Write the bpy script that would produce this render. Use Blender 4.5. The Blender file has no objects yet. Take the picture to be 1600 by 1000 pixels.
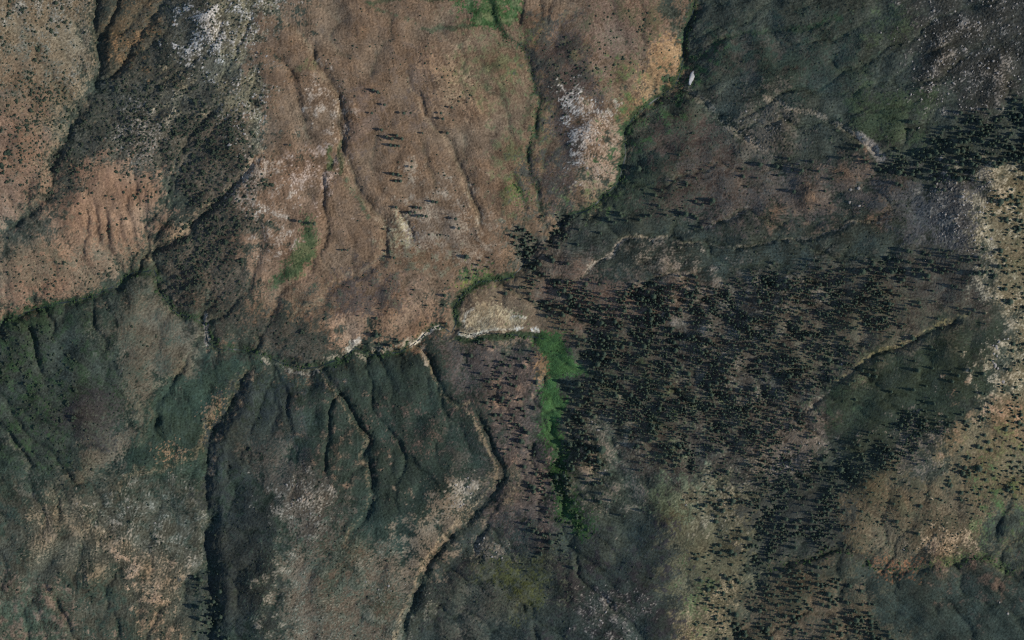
import bpy, math, random
import numpy as np

# ------------------------------------------------------------------ camera, sky, sun, exposure
scene = bpy.context.scene
COL = scene.collection
CAM_H = 8000.0                       # metres above the mean ground, looking straight down
SUN_EL, SUN_SOUTH = math.radians(40.0), math.radians(9.0)

cam_data = bpy.data.cameras.new("camera")
cam_data.sensor_width = 36.0
cam_data.lens = 36.0 * CAM_H / 1600.0
cam_data.clip_start = 10.0
cam_data.clip_end = 60000.0
cam = bpy.data.objects.new("camera", cam_data)
COL.objects.link(cam)
cam.location = (0, 0, CAM_H)
cam.rotation_euler = (0, 0, 0)
scene.camera = cam

world = bpy.data.worlds.new("World")
scene.world = world
world.use_nodes = True
wn = world.node_tree.nodes
wl = world.node_tree.links
bg = wn["Background"]
sky = wn.new("ShaderNodeTexSky")
sky.sky_type = 'NISHITA'
sky.sun_disc = False
sky.sun_elevation = SUN_EL
sky.sun_rotation = math.radians(90) + SUN_SOUTH
sky.altitude = 2000
bg.inputs['Strength'].default_value = 0.13
wl.new(sky.outputs['Color'], bg.inputs['Color'])

sun_data = bpy.data.lights.new("sun", 'SUN')
sun_data.energy = 3.15
sun_data.angle = math.radians(0.5)
sun_data.color = (1.0, 0.95, 0.88)
sun = bpy.data.objects.new("sun", sun_data)
COL.objects.link(sun)
# direction to the sun: east, a little south
sx, sy, sz = math.cos(SUN_EL) * math.cos(SUN_SOUTH), -math.cos(SUN_EL) * math.sin(SUN_SOUTH), math.sin(SUN_EL)
from mathutils import Vector
sun.rotation_euler = Vector((sx, sy, sz)).to_track_quat('Z', 'Y').to_euler()
sun.location = (3000, -400, 3000)

scene.cycles.use_denoising = False
scene.cycles.filter_width = 1.2
scene.view_settings.view_transform = 'Standard'
scene.view_settings.look = 'None'
scene.view_settings.exposure = 0.0
scene.view_settings.gamma = 1.0
scene.view_settings.use_curve_mapping = False

RNG = np.random.default_rng(7)
random.seed(7)

# ------------------------------------------------------------------ working grid: one metre per map unit, x east, y south from the north-west corner
ST = 1.6
GX = np.arange(-60, 1660 + .1, ST)
GY = np.arange(-60, 1060 + .1, ST)
NX, NY = len(GX), len(GY)
X, Y = np.meshgrid(GX, GY)


def spectral(seed, lmin, lmax, beta=2.0):
    """unit-variance noise with wavelengths lmin..lmax metres"""
    r = np.random.default_rng(seed)
    w = r.standard_normal((NY, NX))
    F = np.fft.rfft2(w)
    ky = np.fft.fftfreq(NY, ST)[:, None]
    kx = np.fft.rfftfreq(NX, ST)[None, :]
    k = np.sqrt(kx * kx + ky * ky)
    k[0, 0] = 1e-6
    amp = k ** (-beta / 2.0) * np.exp(-(k * lmin) ** 4) * (1 - np.exp(-(k * lmax) ** 4))
    n = np.fft.irfft2(F * amp, s=(NY, NX))
    return (n - n.mean()) / n.std()


def blur(a, sig):
    ky = np.fft.fftfreq(2 * NY, ST)[:, None]
    kx = np.fft.rfftfreq(2 * NX, ST)[None, :]
    e = np.concatenate([a, a[::-1]], 0)
    e = np.concatenate([e, e[:, ::-1]], 1)
    F = np.fft.rfft2(e) * np.exp(-2 * (math.pi * sig) ** 2 * (kx * kx + ky * ky))
    return np.fft.irfft2(F, s=(2 * NY, 2 * NX))[:NY, :NX]


N_WX = spectral(11, 8, 160, 2.6)
N_WY = spectral(12, 8, 160, 2.6)
N_FX = spectral(13, 3, 14, 1.0)
N_FY = spectral(14, 3, 14, 1.0)


def box(poly, m):
    xs = [p[0] for p in poly]
    ys = [p[1] for p in poly]
    i0 = max(0, int((min(xs) - m - GX[0]) / ST)); i1 = min(NX, int((max(xs) + m - GX[0]) / ST) + 2)
    j0 = max(0, int((min(ys) - m - GY[0]) / ST)); j1 = min(NY, int((max(ys) + m - GY[0]) / ST) + 2)
    if i1 <= i0 or j1 <= j0:
        return None
    return slice(j0, j1), slice(i0, i1)


def sdist(poly, px, py):
    """signed distance, positive inside"""
    d2 = np.full(px.shape, 1e12)
    ins = np.zeros(px.shape, bool)
    n = len(poly)
    for k in range(n):
        ax, ay = poly[k]; bx, by = poly[(k + 1) % n]
        ex, ey = bx - ax, by - ay
        L = ex * ex + ey * ey + 1e-9
        t = np.clip(((px - ax) * ex + (py - ay) * ey) / L, 0, 1)
        d2 = np.minimum(d2, (px - ax - t * ex) ** 2 + (py - ay - t * ey) ** 2)
        if ay != by:
            c = ((ay > py) != (by > py)) & (px < (bx - ax) * (py - ay) / (by - ay) + ax)
            ins ^= c
    d = np.sqrt(d2)
    return np.where(ins, d, -d)


def sm(a, lo, hi):
    t = np.clip((a - lo) / (hi - lo), 0, 1)
    return t * t * (3 - 2 * t)


def area_mask(poly, feather=10, warp=9, fine=3, mottle=0):
    """(slices, alpha) of an irregular-edged area"""
    s = box(poly, feather + warp * 3 + mottle * 3 + 12)
    if s is None:
        return None, None
    d = sdist(poly, X[s] + warp * N_WX[s] + fine * N_FX[s], Y[s] + warp * N_WY[s] + fine * N_FY[s])
    if mottle:
        d = d + mottle * (.7 * N_A[s] + .5 * N_B[s])
        feather *= .6
    return s, sm(d, -feather, feather)


def line_dist(pts, m, warp=2.0):
    """distance to a polyline, signed side (+ on the east), fraction along"""
    s = box(pts, m + 10)
    if s is None:
        return None, None, None, None
    px = X[s] + warp * N_WX[s] + 1.0 * N_FX[s]
    py = Y[s] + warp * N_WY[s] + .8 * N_FY[s]
    best = np.full(px.shape, 1e12); side = np.zeros(px.shape); frac = np.zeros(px.shape)
    n = len(pts) - 1
    for k in range(n):
        ax, ay = pts[k]; bx, by = pts[k + 1]
        ex, ey = bx - ax, by - ay
        L = ex * ex + ey * ey + 1e-9
        t = np.clip(((px - ax) * ex + (py - ay) * ey) / L, 0, 1)
        qx, qy = px - ax - t * ex, py - ay - t * ey
        d2 = qx * qx + qy * qy
        u = d2 < best
        best = np.where(u, d2, best)
        side = np.where(u, qx, side)
        frac = np.where(u, (k + t) / n, frac)
    return s, np.sqrt(best), side, frac


# ------------------------------------------------------------------ drainage lines of the canyon (map coordinates)
CREEK = [(1095, -60), (1085, 0), (1076, 40), (1073, 75), (1062, 108), (1048, 132), (1018, 155), (988, 178), (976, 205),
         (972, 240), (966, 285), (950, 305), (920, 326), (890, 340), (862, 362), (838, 388), (822, 412), (800, 432),
         (778, 438), (748, 440), (724, 458), (711, 482), (713, 505), (706, 521), (690, 511), (668, 515), (645, 530),
         (622, 547), (598, 554), (580, 556), (556, 545), (532, 565), (500, 572), (470, 571), (440, 566), (415, 556),
         (385, 545), (345, 541), (330, 530), (324, 506), (295, 494), (272, 484), (252, 452), (240, 424), (212, 426),
         (185, 445), (150, 461), (100, 475), (40, 486), (0, 504), (-60, 525)]
# (points, depth, width, levee on the east lip)
GULLIES = [
    ([(408, 566), (395, 575), (378, 594), (366, 620), (347, 650), (335, 672), (326, 692), (322, 722), (322, 752), (325, 790), (322, 850), (328, 882), (330, 905), (333, 960), (330, 1070)], 11, 13, 4.0),
    ([(620, 1070), (625, 1000), (636, 960), (650, 930), (665, 896), (671, 880), (690, 856), (712, 830), (736, 806), (756, 790), (776, 770), (787, 746), (785, 726), (775, 710), (765, 690), (756, 670), (748, 655), (735, 632)], 9, 9, 1.5),
    ([(735, 632), (715, 634), (700, 621), (692, 615), (683, 590), (675, 570), (662, 552), (655, 540)], 4, 8, 0),
    ([(782, 780), (770, 802), (757, 830), (746, 850), (745, 868), (756, 884)], 4.5, 7, 0),
    ([(545, 850), (555, 830), (570, 805), (580, 775), (583, 745), (578, 722), (567, 714), (576, 695), (578, 685), (565, 665), (553, 650), (540, 630), (526, 614), (512, 596), (505, 578)], 6, 8, 1.0),
    ([(508, 750), (508, 712), (513, 680), (515, 650), (522, 617)], 4, 6, 0),
    ([(620, 828), (618, 780), (621, 750), (632, 720), (630, 705), (618, 683), (600, 668)], 2.5, 6, 0),
    ([(636, 706), (658, 733), (682, 758)], 1.5, 4, 0),
    ([(456, 692), (452, 660), (447, 635), (450, 615)], 2.5, 7, 0),
    ([(265, -10), (240, 25), (222, 55), (205, 80), (192, 108), (160, 128)], 5, 9, 0),
    ([(150, -60), (150, 0), (151, 40), (158, 56), (157, 90), (154, 116), (145, 140), (126, 170), (110, 200), (92, 240), (80, 270), (75, 310), (60, 330), (25, 346), (8, 366), (-60, 400)], 10, 14, 0),
    ([(185, -10), (178, 18), (165, 42), (158, 68)], 5, 7, 0),
    ([(352, 150), (330, 172), (300, 212), (280, 240)], 5, 10, 0),
    ([(415, 235), (398, 255), (372, 285), (352, 307), (320, 331), (302, 350), (288, 372), (252, 388), (235, 402)], 9, 10, 0),
    ([(245, 332), (228, 346), (224, 356)], 3, 5, 0),
    ([(444, 28), (470, 44), (485, 70), (492, 96), (511, 120), (525, 140), (531, 162), (541, 190), (536, 230), (546, 265), (556, 290), (575, 315), (600, 338), (606, 370), (603, 398), (585, 420), (568, 432), (540, 438), (520, 450), (505, 466), (494, 484), (464, 496)], 5, 9, 1.5),
    ([(430, 80), (455, 112), (466, 150), (475, 188), (487, 204)], 4, 8, 0),
    ([(530, 150), (528, 190), (535, 232), (505, 272), (508, 330), (511, 370), (505, 386), (490, 405), (478, 428), (450, 450), (434, 470), (428, 505)], 5, 9, 0),
    ([(640, 130), (652, 148), (666, 176), (681, 196), (700, 214), (711, 240), (722, 265), (727, 290), (745, 322), (752, 362)], 3.6, 7, 1.0),
    ([(755, -60), (762, 0), (776, 40), (790, 60), (815, 76), (832, 86), (833, 120), (837, 140), (842, 162), (836, 182), (833, 210), (825, 232), (828, 270), (836, 292), (846, 332)], 5, 11, 0),
    ([(803, 270), (812, 298), (822, 332)], 2.5, 7, 0),
    ([(615, 318), (632, 344), (644, 362), (640, 380)], 7, 8, 0),
    ([(843, -60), (845, 0), (844, 36)], 4, 8, 1.5),
    ([(868, -60), (864, 0), (852, 42)], 4, 7, 1.5),
    ([(812, -60), (815, 0), (810, 36)], 3, 7, 0),
    ([(398, 330), (408, 375), (400, 420), (385, 455)], 3, 7, 1.0),
    ([(915, 426), (930, 411), (946, 401), (956, 393), (970, 378), (985, 370), (1005, 370), (1022, 376), (1046, 372), (1080, 360), (1112, 350), (1150, 340), (1172, 322)], 3, 8, 0),
    ([(1022, 376), (1060, 380), (1100, 381), (1150, 387), (1200, 378), (1262, 372), (1330, 350), (1380, 345)], 3.5, 8, 0),
    ([(1070, 136), (1102, 160), (1130, 188), (1162, 211), (1195, 234)], 3, 8, 0),
    ([(1195, 150), (1240, 170), (1276, 181), (1330, 205), (1352, 225), (1372, 242)], 3, 8, 0),
    ([(1074, 95), (1108, 84), (1118, 70), (1140, 60), (1162, 50), (1205, 47), (1262, 44), (1310, 30)], 3.5, 9, 0),
    ([(1510, 495), (1480, 508), (1440, 525), (1408, 540), (1365, 560), (1330, 580), (1302, 600)], 5, 9, 0),
    ([(1300, 612), (1260, 640), (1232, 654), (1200, 668)], 3, 8, 0),
    ([(1660, 800), (1600, 826), (1572, 848), (1560, 878)], 5, 9, 0),
    ([(1582, 768), (1572, 800), (1562, 826), (1560, 850)], 4, 8, 0),
    ([(1582, 896), (1562, 880), (1540, 872), (1500, 876), (1470, 882), (1440, 892), (1405, 893), (1370, 889), (1345, 876), (1322, 858), (1296, 862), (1262, 876), (1232, 882), (1200, 890)], 6, 11, 0),
    ([(1312, 868), (1310, 890), (1318, 910), (1310, 935), (1316, 960)], 3, 8, 0),
    ([(1470, 930), (1490, 950), (1515, 980), (1530, 1060)], 3, 10, 0),
    ([(858, 600), (862, 660), (872, 720), (885, 780), (895, 830), (886, 862), (885, 905), (886, 960)], 3, 10, 0),
    ([(900, 890), (922, 918), (950, 940), (985, 975), (1020, 1010)], 2.5, 8, 0),
    ([(826, 930), (833, 975), (842, 1010)], 2.5, 6, 0),
    ([(45, 500), (52, 540), (62, 570), (78, 600)], 4, 9, 0),
    ([(142, 500), (165, 528), (172, 560), (180, 590)], 3.5, 9, 0),
    ([(12, 670), (28, 695), (42, 722), (50, 732)], 5, 6, 0),
    ([(80, 750), (92, 800), (95, 815)], 3, 7, 0),
    ([(60, 910), (85, 945), (105, 970), (125, 1005), (150, 1060)], 4, 8, 0),
    ([(290, 560), (265, 610), (246, 640), (244, 670)], 4, 9, 0),
    ([(350, 590), (320, 600), (285, 640)], 0, 8, 0),
]
for x0, y0, x1, y1 in [(140, 322, 126, 400), (149, 325, 150, 385), (166, 322, 168, 392), (182, 330, 184, 380), (196, 300, 204, 368), (222, 292, 226, 345),
                       (14, 300, 20, 352), (26, 312, 28, 350)]:
    GULLIES.append(([(x0, y0), ((x0 + x1) / 2 + 2, (y0 + y1) / 2), (x1, y1)], 2.6, 5, 0.8))

# ------------------------------------------------------------------ slopes: (area, downhill east, downhill south, gradient)
EDGE_W = [(380, 500), (386, 430), (398, 380), (404, 320), (424, 258), (406, 210), (420, 150), (402, 95), (428, 25), (440, -80)]
SLOPES = [
    ([(-80, 500), (0, 510), (180, 450), (240, 420), (270, 485), (325, 510), (340, 540), (430, 570), (560, 550), (650, 535), (720, 600), (780, 740), (690, 860), (620, 1000), (600, 1100), (-80, 1100)], -.35, -1, .26),
    ([(-80, -80), (150, -80), (152, 0), (155, 120), (100, 215), (75, 310), (0, 375), (-80, 410)], .9, .5, .26),
    ([(160, -80), (160, 120), (100, 230), (78, 315), (0, 380), (-80, 420), (-80, 470), (0, 405), (70, 355), (110, 335), (128, 290), (190, 230), (250, 215), (330, 160), (315, 80), (330, 0), (330, -80)], -1, .3, .40),
    ([(165, -20), (262, -20), (225, 60), (200, 100), (165, 110)], .1, .6, .2),
    ([(-80, 470), (0, 410), (100, 345), (135, 290), (200, 250), (250, 260), (256, 330), (240, 390), (185, 440), (100, 470), (0, 500), (-80, 540)], .55, 1, .34),
    ([(250, 250), (330, 170), (400, 240), (412, 300), (385, 420), (360, 490), (330, 500), (270, 480), (240, 420), (245, 390), (300, 350), (290, 300)], -1, .5, .36),
    ([(330, -80), (436, -80), (420, 30), (396, 95), (414, 150), (400, 210), (412, 250), (395, 250), (330, 160), (315, 80)], -.05, .7, .18),
    (EDGE_W[::1] + [(1085, -80), (1080, 0), (1070, 100), (980, 180), (970, 260), (860, 345), (800, 430), (715, 480), (700, 510), (645, 530), (560, 545), (480, 560), (430, 560)], .4, 1, .26),
    ([(848, 40), (905, 30), (935, 150), (900, 280), (870, 330), (840, 300), (850, 200)], -1, .4, .26),
    ([(930, 100), (1010, 40), (1070, 40), (1060, 110), (1010, 150), (980, 180), (970, 260), (940, 300), (900, 300), (930, 230)], 1, .5, .38),
    ([(395, 500), (430, 505), (475, 485), (510, 515), (530, 545), (480, 565), (420, 552)], -.9, .5, .30),
    ([(545, 440), (640, 435), (600, 480), (520, 490), (490, 500)], -.8, .5, .18),
    ([(380, 420), (440, 420), (430, 520), (370, 520)], .2, .9, .2),
    # east side
    ([(1085, -80), (1680, -80), (1680, 230), (1540, 260), (1200, 300), (975, 300), (978, 210), (1050, 140), (1075, 60)], -1, .35, .34),
    ([(975, 290), (1200, 290), (1540, 260), (1530, 370), (1560, 480), (1300, 470), (1000, 440), (850, 440), (830, 390), (900, 340)], -1, .1, .35),
    ([(850, 440), (1000, 440), (1300, 470), (1560, 480), (1580, 520), (1540, 600), (1480, 690), (1420, 740), (1300, 760), (1180, 740), (1060, 740), (1000, 800), (900, 840), (870, 700), (860, 540)], -1, -.25, .33),
    ([(1540, 260), (1680, 230), (1680, 760), (1550, 760), (1420, 750), (1480, 690), (1545, 600), (1584, 520), (1562, 480), (1532, 370)], 1, .2, .30),
    ([(1300, 770), (1420, 745), (1560, 760), (1590, 830), (1550, 870), (1440, 885), (1370, 888), (1320, 856), (1250, 830)], .2, 1, .24),
    ([(1300, 870), (1370, 895), (1440, 897), (1560, 885), (1680, 820), (1680, 1080), (1280, 1080), (1310, 1000), (1320, 900)], -.9, -.6, .26),
    ([(1050, 790), (1100, 740), (1200, 760), (1200, 820), (1150, 840), (1180, 900), (1130, 1000), (1100, 1080), (1050, 1080), (1060, 1000), (1032, 850)], 1, .2, .16),
    ([(1200, 780), (1250, 830), (1310, 870), (1290, 1000), (1250, 1080), (1120, 1080), (1140, 1000), (1190, 890)], -1, .3, .26),
    ([(735, 630), (700, 540), (845, 535), (860, 700), (880, 830), (800, 900), (760, 790), (785, 740)], -.4, -1, .20),
    ([(760, 790), (880, 830), (900, 850), (1025, 800), (1040, 900), (1045, 1080), (640, 1080), (670, 900)], -1, -.5, .30),
    # facets of the south-west slope
    ([(-80, 520), (0, 515), (120, 482), (180, 600), (160, 740), (100, 760), (0, 640), (-80, 600)], -1, -.5, .34),
    ([(175, 480), (240, 430), (320, 520), (260, 610), (180, 680), (160, 600)], .5, -.8, .16),
    ([(330, 780), (400, 750), (430, 880), (424, 1000), (424, 1080), (332, 1080), (332, 950)], -1, -.3, .40),
    ([(430, 780), (520, 770), (640, 850), (660, 890), (630, 980), (430, 1000)], .7, -.4, .18),
    ([(340, 690), (420, 560), (520, 590), (500, 740), (420, 760)], -.7, -.8, .26),
    ([(520, 590), (650, 540), (740, 640), (770, 700), (640, 840), (590, 820), (590, 720)], -.8, -.9, .30),
    ([(640, 840), (720, 740), (785, 745), (720, 815), (660, 885)], .8, .1, .22),
    ([(0, 800), (200, 760), (310, 780), (320, 900), (200, 950), (0, 900)], .4, -.6, .16),
]
gx = np.zeros((NY, NX)); gy = np.zeros((NY, NX))
for poly, dx, dy, g in SLOPES:
    s, a = area_mask(poly, 16, 15, 2)
    if s is None:
        continue
    L = math.hypot(dx, dy)
    gx[s] += (-g * dx / L - gx[s]) * a
    gy[s] += (-g * dy / L - gy[s]) * a


def poisson(gx, gy):
    """ground whose slope is as near as can be to the wanted slopes (even extension, FFT)"""
    e = lambda a, fx, fy: np.concatenate([np.concatenate([a, fx * a[:, ::-1]], 1), np.concatenate([fy * a[::-1], fx * fy * a[::-1, ::-1]], 1)], 0)
    A = e(gx, -1, 1); B = e(gy, 1, -1)
    ky = 2j * math.pi * np.fft.fftfreq(2 * NY, ST)[:, None]
    kx = 2j * math.pi * np.fft.rfftfreq(2 * NX, ST)[None, :]
    D = (kx * kx + ky * ky); D[0, 0] = 1
    W = 1.0
    F = (kx * np.fft.rfft2(A) + ky * np.fft.rfft2(B)) / D
    F[0, 0] = 0
    return np.fft.irfft2(F, s=(2 * NY, 2 * NX))[:NY, :NX]


HT = blur(poisson(gx, gy), 4)

# flow-aligned streaks (rills) along the fall line
def streaks(h, seed, steps, lmin=2.5, lmax=12):
    n = spectral(seed, lmin, lmax, 0.6)
    hs = blur(h, 10)
    vy, vx = np.gradient(hs, ST)
    m = np.sqrt(vx * vx + vy * vy) + 1e-4
    vx, vy = vx / m, vy / m
    acc = n.copy()
    jj, ii = np.mgrid[0:NY, 0:NX].astype(np.float32)
    for sg in (1, -1):
        pi, pj = ii.copy(), jj.copy()
        for k in range(steps):
            a = np.clip(np.rint(pi), 0, NX - 1).astype(np.int32); b = np.clip(np.rint(pj), 0, NY - 1).astype(np.int32)
            pi += sg * vx[b, a]; pj += sg * vy[b, a]
            a = np.clip(np.rint(pi), 0, NX - 1).astype(np.int32); b = np.clip(np.rint(pj), 0, NY - 1).astype(np.int32)
            acc += n[b, a]
    acc -= acc.mean()
    return acc / acc.std()


N_RILL = streaks(HT, 21, 16, 4, 16)
N_RILL2 = streaks(HT, 22, 30, 9, 40)
N_SCR = streaks(HT, 23, 4, 2.5, 7)
N_FINE = spectral(31, 2.2, 8, 0.6)
N_MID = spectral(32, 8, 45, 1.6)
N_BIG = spectral(33, 40, 220, 2.0)
N_HILL = spectral(34, 18, 70, 2.4)
N_GRAIN = np.random.default_rng(5).standard_normal((NY, NX))

def carve(pts, depth, w, levee, wfac=1.0):
    s, d, side, fr = line_dist(pts, w * 4)
    if s is None or depth <= 0:
        return
    ends = sm(fr, 0, .12) * (1 - sm(fr, .93, 1.0)) * .8 + .2
    ww = np.where(side < 0, w * 1.35, w * 1.05)
    depth = min(depth, 4 + .5 * (depth - 4)) * (.7 + .3 * sm(N_BIG[s], -1, .6))
    HT[s] -= depth * np.clip(1 - d / ww, 0, 1) ** 1.25 * ends
    if levee:
        HT[s] += levee * np.exp(-((d - w * 1.9) / (w * .7)) ** 2) * (side > 0) * ends


# small tributary channels cut by runoff: flow gathered down the slope on a 3 m grid
def runoff():
    r = np.random.default_rng(44)
    h = blur(HT + 1.6 * N_BIG + .9 * N_HILL, 3)[::2, ::2] + r.normal(0, .05, (len(range(0, NY, 2)), len(range(0, NX, 2))))
    m, n = h.shape
    P = np.pad(h, 1, mode='edge')
    best = np.full((m, n), -1e9); dirn = np.zeros((m, n), np.int64)
    for dj in (-1, 0, 1):
        for di in (-1, 0, 1):
            if di or dj:
                sl = (h - P[1 + dj:1 + dj + m, 1 + di:1 + di + n]) / math.hypot(di, dj) * r.uniform(.35, 1.0, h.shape)
                u = sl > best
                best = np.where(u, sl, best); dirn = np.where(u, dj * n + di, dirn)
    order = np.argsort(-h.ravel()).tolist(); dl = dirn.ravel().tolist(); ok = (best.ravel() > 0).tolist()
    acc = [1.0] * (m * n)
    for c in order:
        if ok[c]:
            t = c + dl[c]
            if 0 <= t < m * n:
                acc[t] += acc[c]
    a = np.clip(np.log2(np.array(acc).reshape(m, n) / 14.0), 0, 7)
    up = np.repeat(np.repeat(a, 2, 0), 2, 1)[:NY, :NX]
    return .8 * blur(up, 1.7) + .9 * blur(up, 5) + 1.2 * blur(up, 14)


# the valley floor first, then every gully
s, d, side, fr = line_dist(CREEK, 90, 3)
HT[s] -= 7 * np.exp(-(d / 34) ** 2) + 4.0 * np.exp(-(d / 10) ** 2)
for g in GULLIES:
    carve(*g)
FLOW = runoff()
FW = np.full((NY, NX), 1.0)
for p_, w_ in ((SLOPES[7][0], .42), (SLOPES[1][0], .6), (SLOPES[13][0], .75), (SLOPES[14][0], .75)):
    s, a = area_mask(p_, 25, 8, 2)
    FW[s] += (w_ - FW[s]) * a
HT -= FLOW * FW * (.75 + .55 * sm(N_BIG, -1, 1))

# ------------------------------------------------------------------ ground cover
def lin(c):
    c = np.asarray(c, float) / 255.0
    return np.where(c <= .04045, c / 12.92, ((c + .055) / 1.055) ** 2.4)


BROWN, BROWN_D, BROWN_P, TAN, OCHRE = (129, 107, 84), (107, 91, 74), (124, 98, 82), (150, 129, 100), (148, 116, 80)
SAGE, SAGE_D, SAGE_B, SAGE_P = (77, 81, 68), (55, 60, 52), (62, 73, 61), (112, 108, 86)
HEATH, HEATH_D = (92, 82, 76), (66, 60, 60)
ROCK, ROCK_D, ROCK_W = (150, 142, 132), (96, 90, 86), (168, 159, 142)
GRASS, GRASS_L, GRASS_D, SEDGE = (66, 92, 54), (84, 112, 58), (50, 71, 47), (58, 80, 56)
FLOOR, FLOOR_P = (97, 88, 75), (140, 124, 104)
GRAVEL = (176, 162, 138)

CC = np.zeros((NY, NX, 3)); CC[:] = lin(SAGE)
ROUGH = np.full((NY, NX), .5)
N_A = .62 * N_FINE + .55 * N_MID + .25 * N_SCR + .06 * N_RILL + .4 * N_HILL + .35 * N_BIG
N_A /= N_A.std()
N_B = .45 * N_FINE + .9 * N_MID + .5 * N_BIG + .12 * N_RILL2
N_B /= N_B.std()


def thr(f):
    lo, hi = -5.0, 5.0
    for _ in range(40):
        m = (lo + hi) / 2
        if .5 * math.erfc(m / math.sqrt(2)) > f: lo = m
        else: hi = m
    return lo


def cover(poly, A, B=None, f=.3, field='a', feather=16, opacity=1.0, rough=None, warp=12, fine=7, hard=4.0):
    s, a = area_mask(poly, feather, warp, fine, 15 if feather > 9 else 2)
    if s is None:
        return
    c = np.broadcast_to(lin(A), a.shape + (3,))
    if B is not None:
        n = (N_A if field == 'a' else N_B)[s]
        k = 1 / (1 + np.exp(-(n - thr(f)) * hard))
        c = c + (lin(B) - c) * k[..., None]
    CC[s] += (c - CC[s]) * (a * opacity)[..., None]
    if rough is not None:
        ROUGH[s] += (rough - ROUGH[s]) * a


def sprinkle(poly, C, f, field='a', opacity=.62, feather=18, hard=4.0, warp=12):
    """patches of another cover showing through in part of an area"""
    s, a = area_mask(poly, feather, warp, 4, 12)
    if s is None:
        return
    n = (N_A if field == 'a' else N_B)[s]
    k = a * opacity / (1 + np.exp(-(n + .3 * N_GRAIN[s] - thr(f * .5)) * hard * .62))
    CC[s] += (lin(C) - CC[s]) * k[..., None]


def ribbon(pts, w, C, opacity=1.0, off=0.0, warp=2.0, brk=0.0):
    s, d, side, fr = line_dist(pts, w * 2 + 6, warp)
    if s is None:
        return
    dd = np.abs(np.where(side < 0, -d, d) - off)
    a = (1 - sm(dd, w * .55, w * 1.25)) * opacity
    if brk:
        a = a * sm(N_B[s] * .8 + N_FINE[s] * .6 + N_SCR[s] * .3, -1.2 + brk * 2, .4 + brk * 2)
    CC[s] += (lin(C) - CC[s]) * a[..., None]


Q = lambda x0, y0, x1, y1: [(x0, y0), (x1, y0), (x1, y1), (x0, y1)]
# --- north-west
cover([(-80, -80), (150, -80), (154, 60), (155, 120), (100, 215), (75, 310), (0, 375), (-80, 410)], (138, 121, 95), SAGE_D, .36, rough=.9)
sprinkle(Q(-80, -80, 150, 130), ROCK_W, .22)
cover([(-80, 95), (60, 80), (95, 120), (80, 180), (20, 170), (-80, 190)], BROWN, SAGE, .3, opacity=.7)
cover([(-80, 165), (55, 165), (80, 240), (60, 320), (0, 365), (-80, 400)], (140, 114, 92), (96, 86, 72), .2, rough=.5)
cover([(158, -80), (440, -80), (428, 120), (425, 240), (330, 300), (160, 300), (100, 350), (0, 400), (-80, 430), (-80, 410), (0, 378), (75, 312), (105, 215), (157, 120)], (104, 100, 84), SAGE_D, .36, rough=1.0)
cover([(160, -80), (275, -80), (240, 20), (200, 100), (162, 110)], (116, 100, 76), SAGE_D, .4, rough=.9)
sprinkle([(235, -20), (268, -20), (215, 70), (190, 100)], OCHRE, .3)
cover([(335, -60), (440, -60), (424, 30), (400, 95), (422, 150), (404, 210), (420, 250), (372, 220), (330, 120)], (134, 126, 100), SAGE_D, .33, rough=1.1)
sprinkle([(300, 20), (345, 20), (352, 110), (330, 110), (300, 70)], (188, 181, 168), 0.63, opacity=.85, hard=6)
sprinkle([(340, 170), (380, 190), (378, 245), (345, 235)], (188, 181, 168), 0.75, opacity=.85, hard=6)
sprinkle([(200, 170), (320, 180), (300, 270), (200, 250)], (176, 166, 150), .4)
sprinkle([(390, -10), (455, -10), (425, 60), (400, 140), (388, 100)], (188, 181, 168), 0.51, opacity=.85, hard=6)
sprinkle([(395, 120), (425, 120), (420, 230), (408, 300), (392, 280)], (188, 181, 168), 0.45, opacity=.85, hard=6)
sprinkle([(255, 130), (300, 140), (300, 180), (260, 170)], (166, 150, 116), .4)
cover([(-80, 470), (0, 410), (100, 345), (130, 270), (200, 250), (252, 262), (256, 330), (240, 390), (185, 440), (100, 470), (0, 500), (-80, 540)], (150, 122, 96), (124, 100, 80), .3, 'b', rough=.35)
cover([(60, 370), (110, 385), (190, 392), (230, 380), (190, 435), (100, 468), (0, 496), (-80, 520), (-80, 430), (0, 400)], (142, 122, 98), (100, 92, 74), .4, rough=.6)
cover([(0, 450), (110, 440), (110, 462), (0, 488)], (150, 112, 88), opacity=.5)
cover([(252, 250), (330, 170), (400, 240), (412, 300), (392, 350), (385, 420), (360, 490), (330, 500), (270, 480), (240, 420), (245, 390), (300, 350), (290, 300)], (116, 104, 86), SAGE_D, .38, rough=.9)
cover([(268, 358), (300, 342), (306, 352), (270, 378)], (160, 134, 104), opacity=.8, feather=5, warp=4)
cover([(255, 480), (330, 470), (372, 490), (345, 530), (325, 505)], (100, 92, 78), SAGE_D, .4)
# --- central brown slope
cover([(1085, -80), (1080, 0), (1070, 100), (980, 180), (970, 260), (860, 345), (815, 420), (800, 440), (720, 470), (700, 512), (645, 530), (560, 545), (480, 560), (430, 560), (380, 505), (378, 430), (392, 380), (400, 320), (424, 255), (404, 210), (420, 150), (400, 95), (430, 25), (442, -80)], BROWN, BROWN_D, .34, 'b', rough=.45, feather=22, warp=20, fine=12)
cover([(405, 250), (470, 240), (500, 290), (500, 400), (450, 440), (390, 480), (395, 380)], (138, 112, 88), (120, 98, 78), .35, 'b', rough=.35, opacity=.8)
sprinkle([(395, 250), (415, 245), (405, 330), (390, 330)], ROCK_W, .45)
sprinkle(Q(465, 260, 508, 300), (182, 166, 150), .35)
sprinkle(Q(415, 335, 445, 370), ROCK_W, .3)
sprinkle(Q(495, 150, 520, 190), (184, 170, 150), .4)
cover([(650, 100), (700, 85), (715, 120), (670, 160), (640, 180)], (104, 90, 78), opacity=.6)
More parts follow.
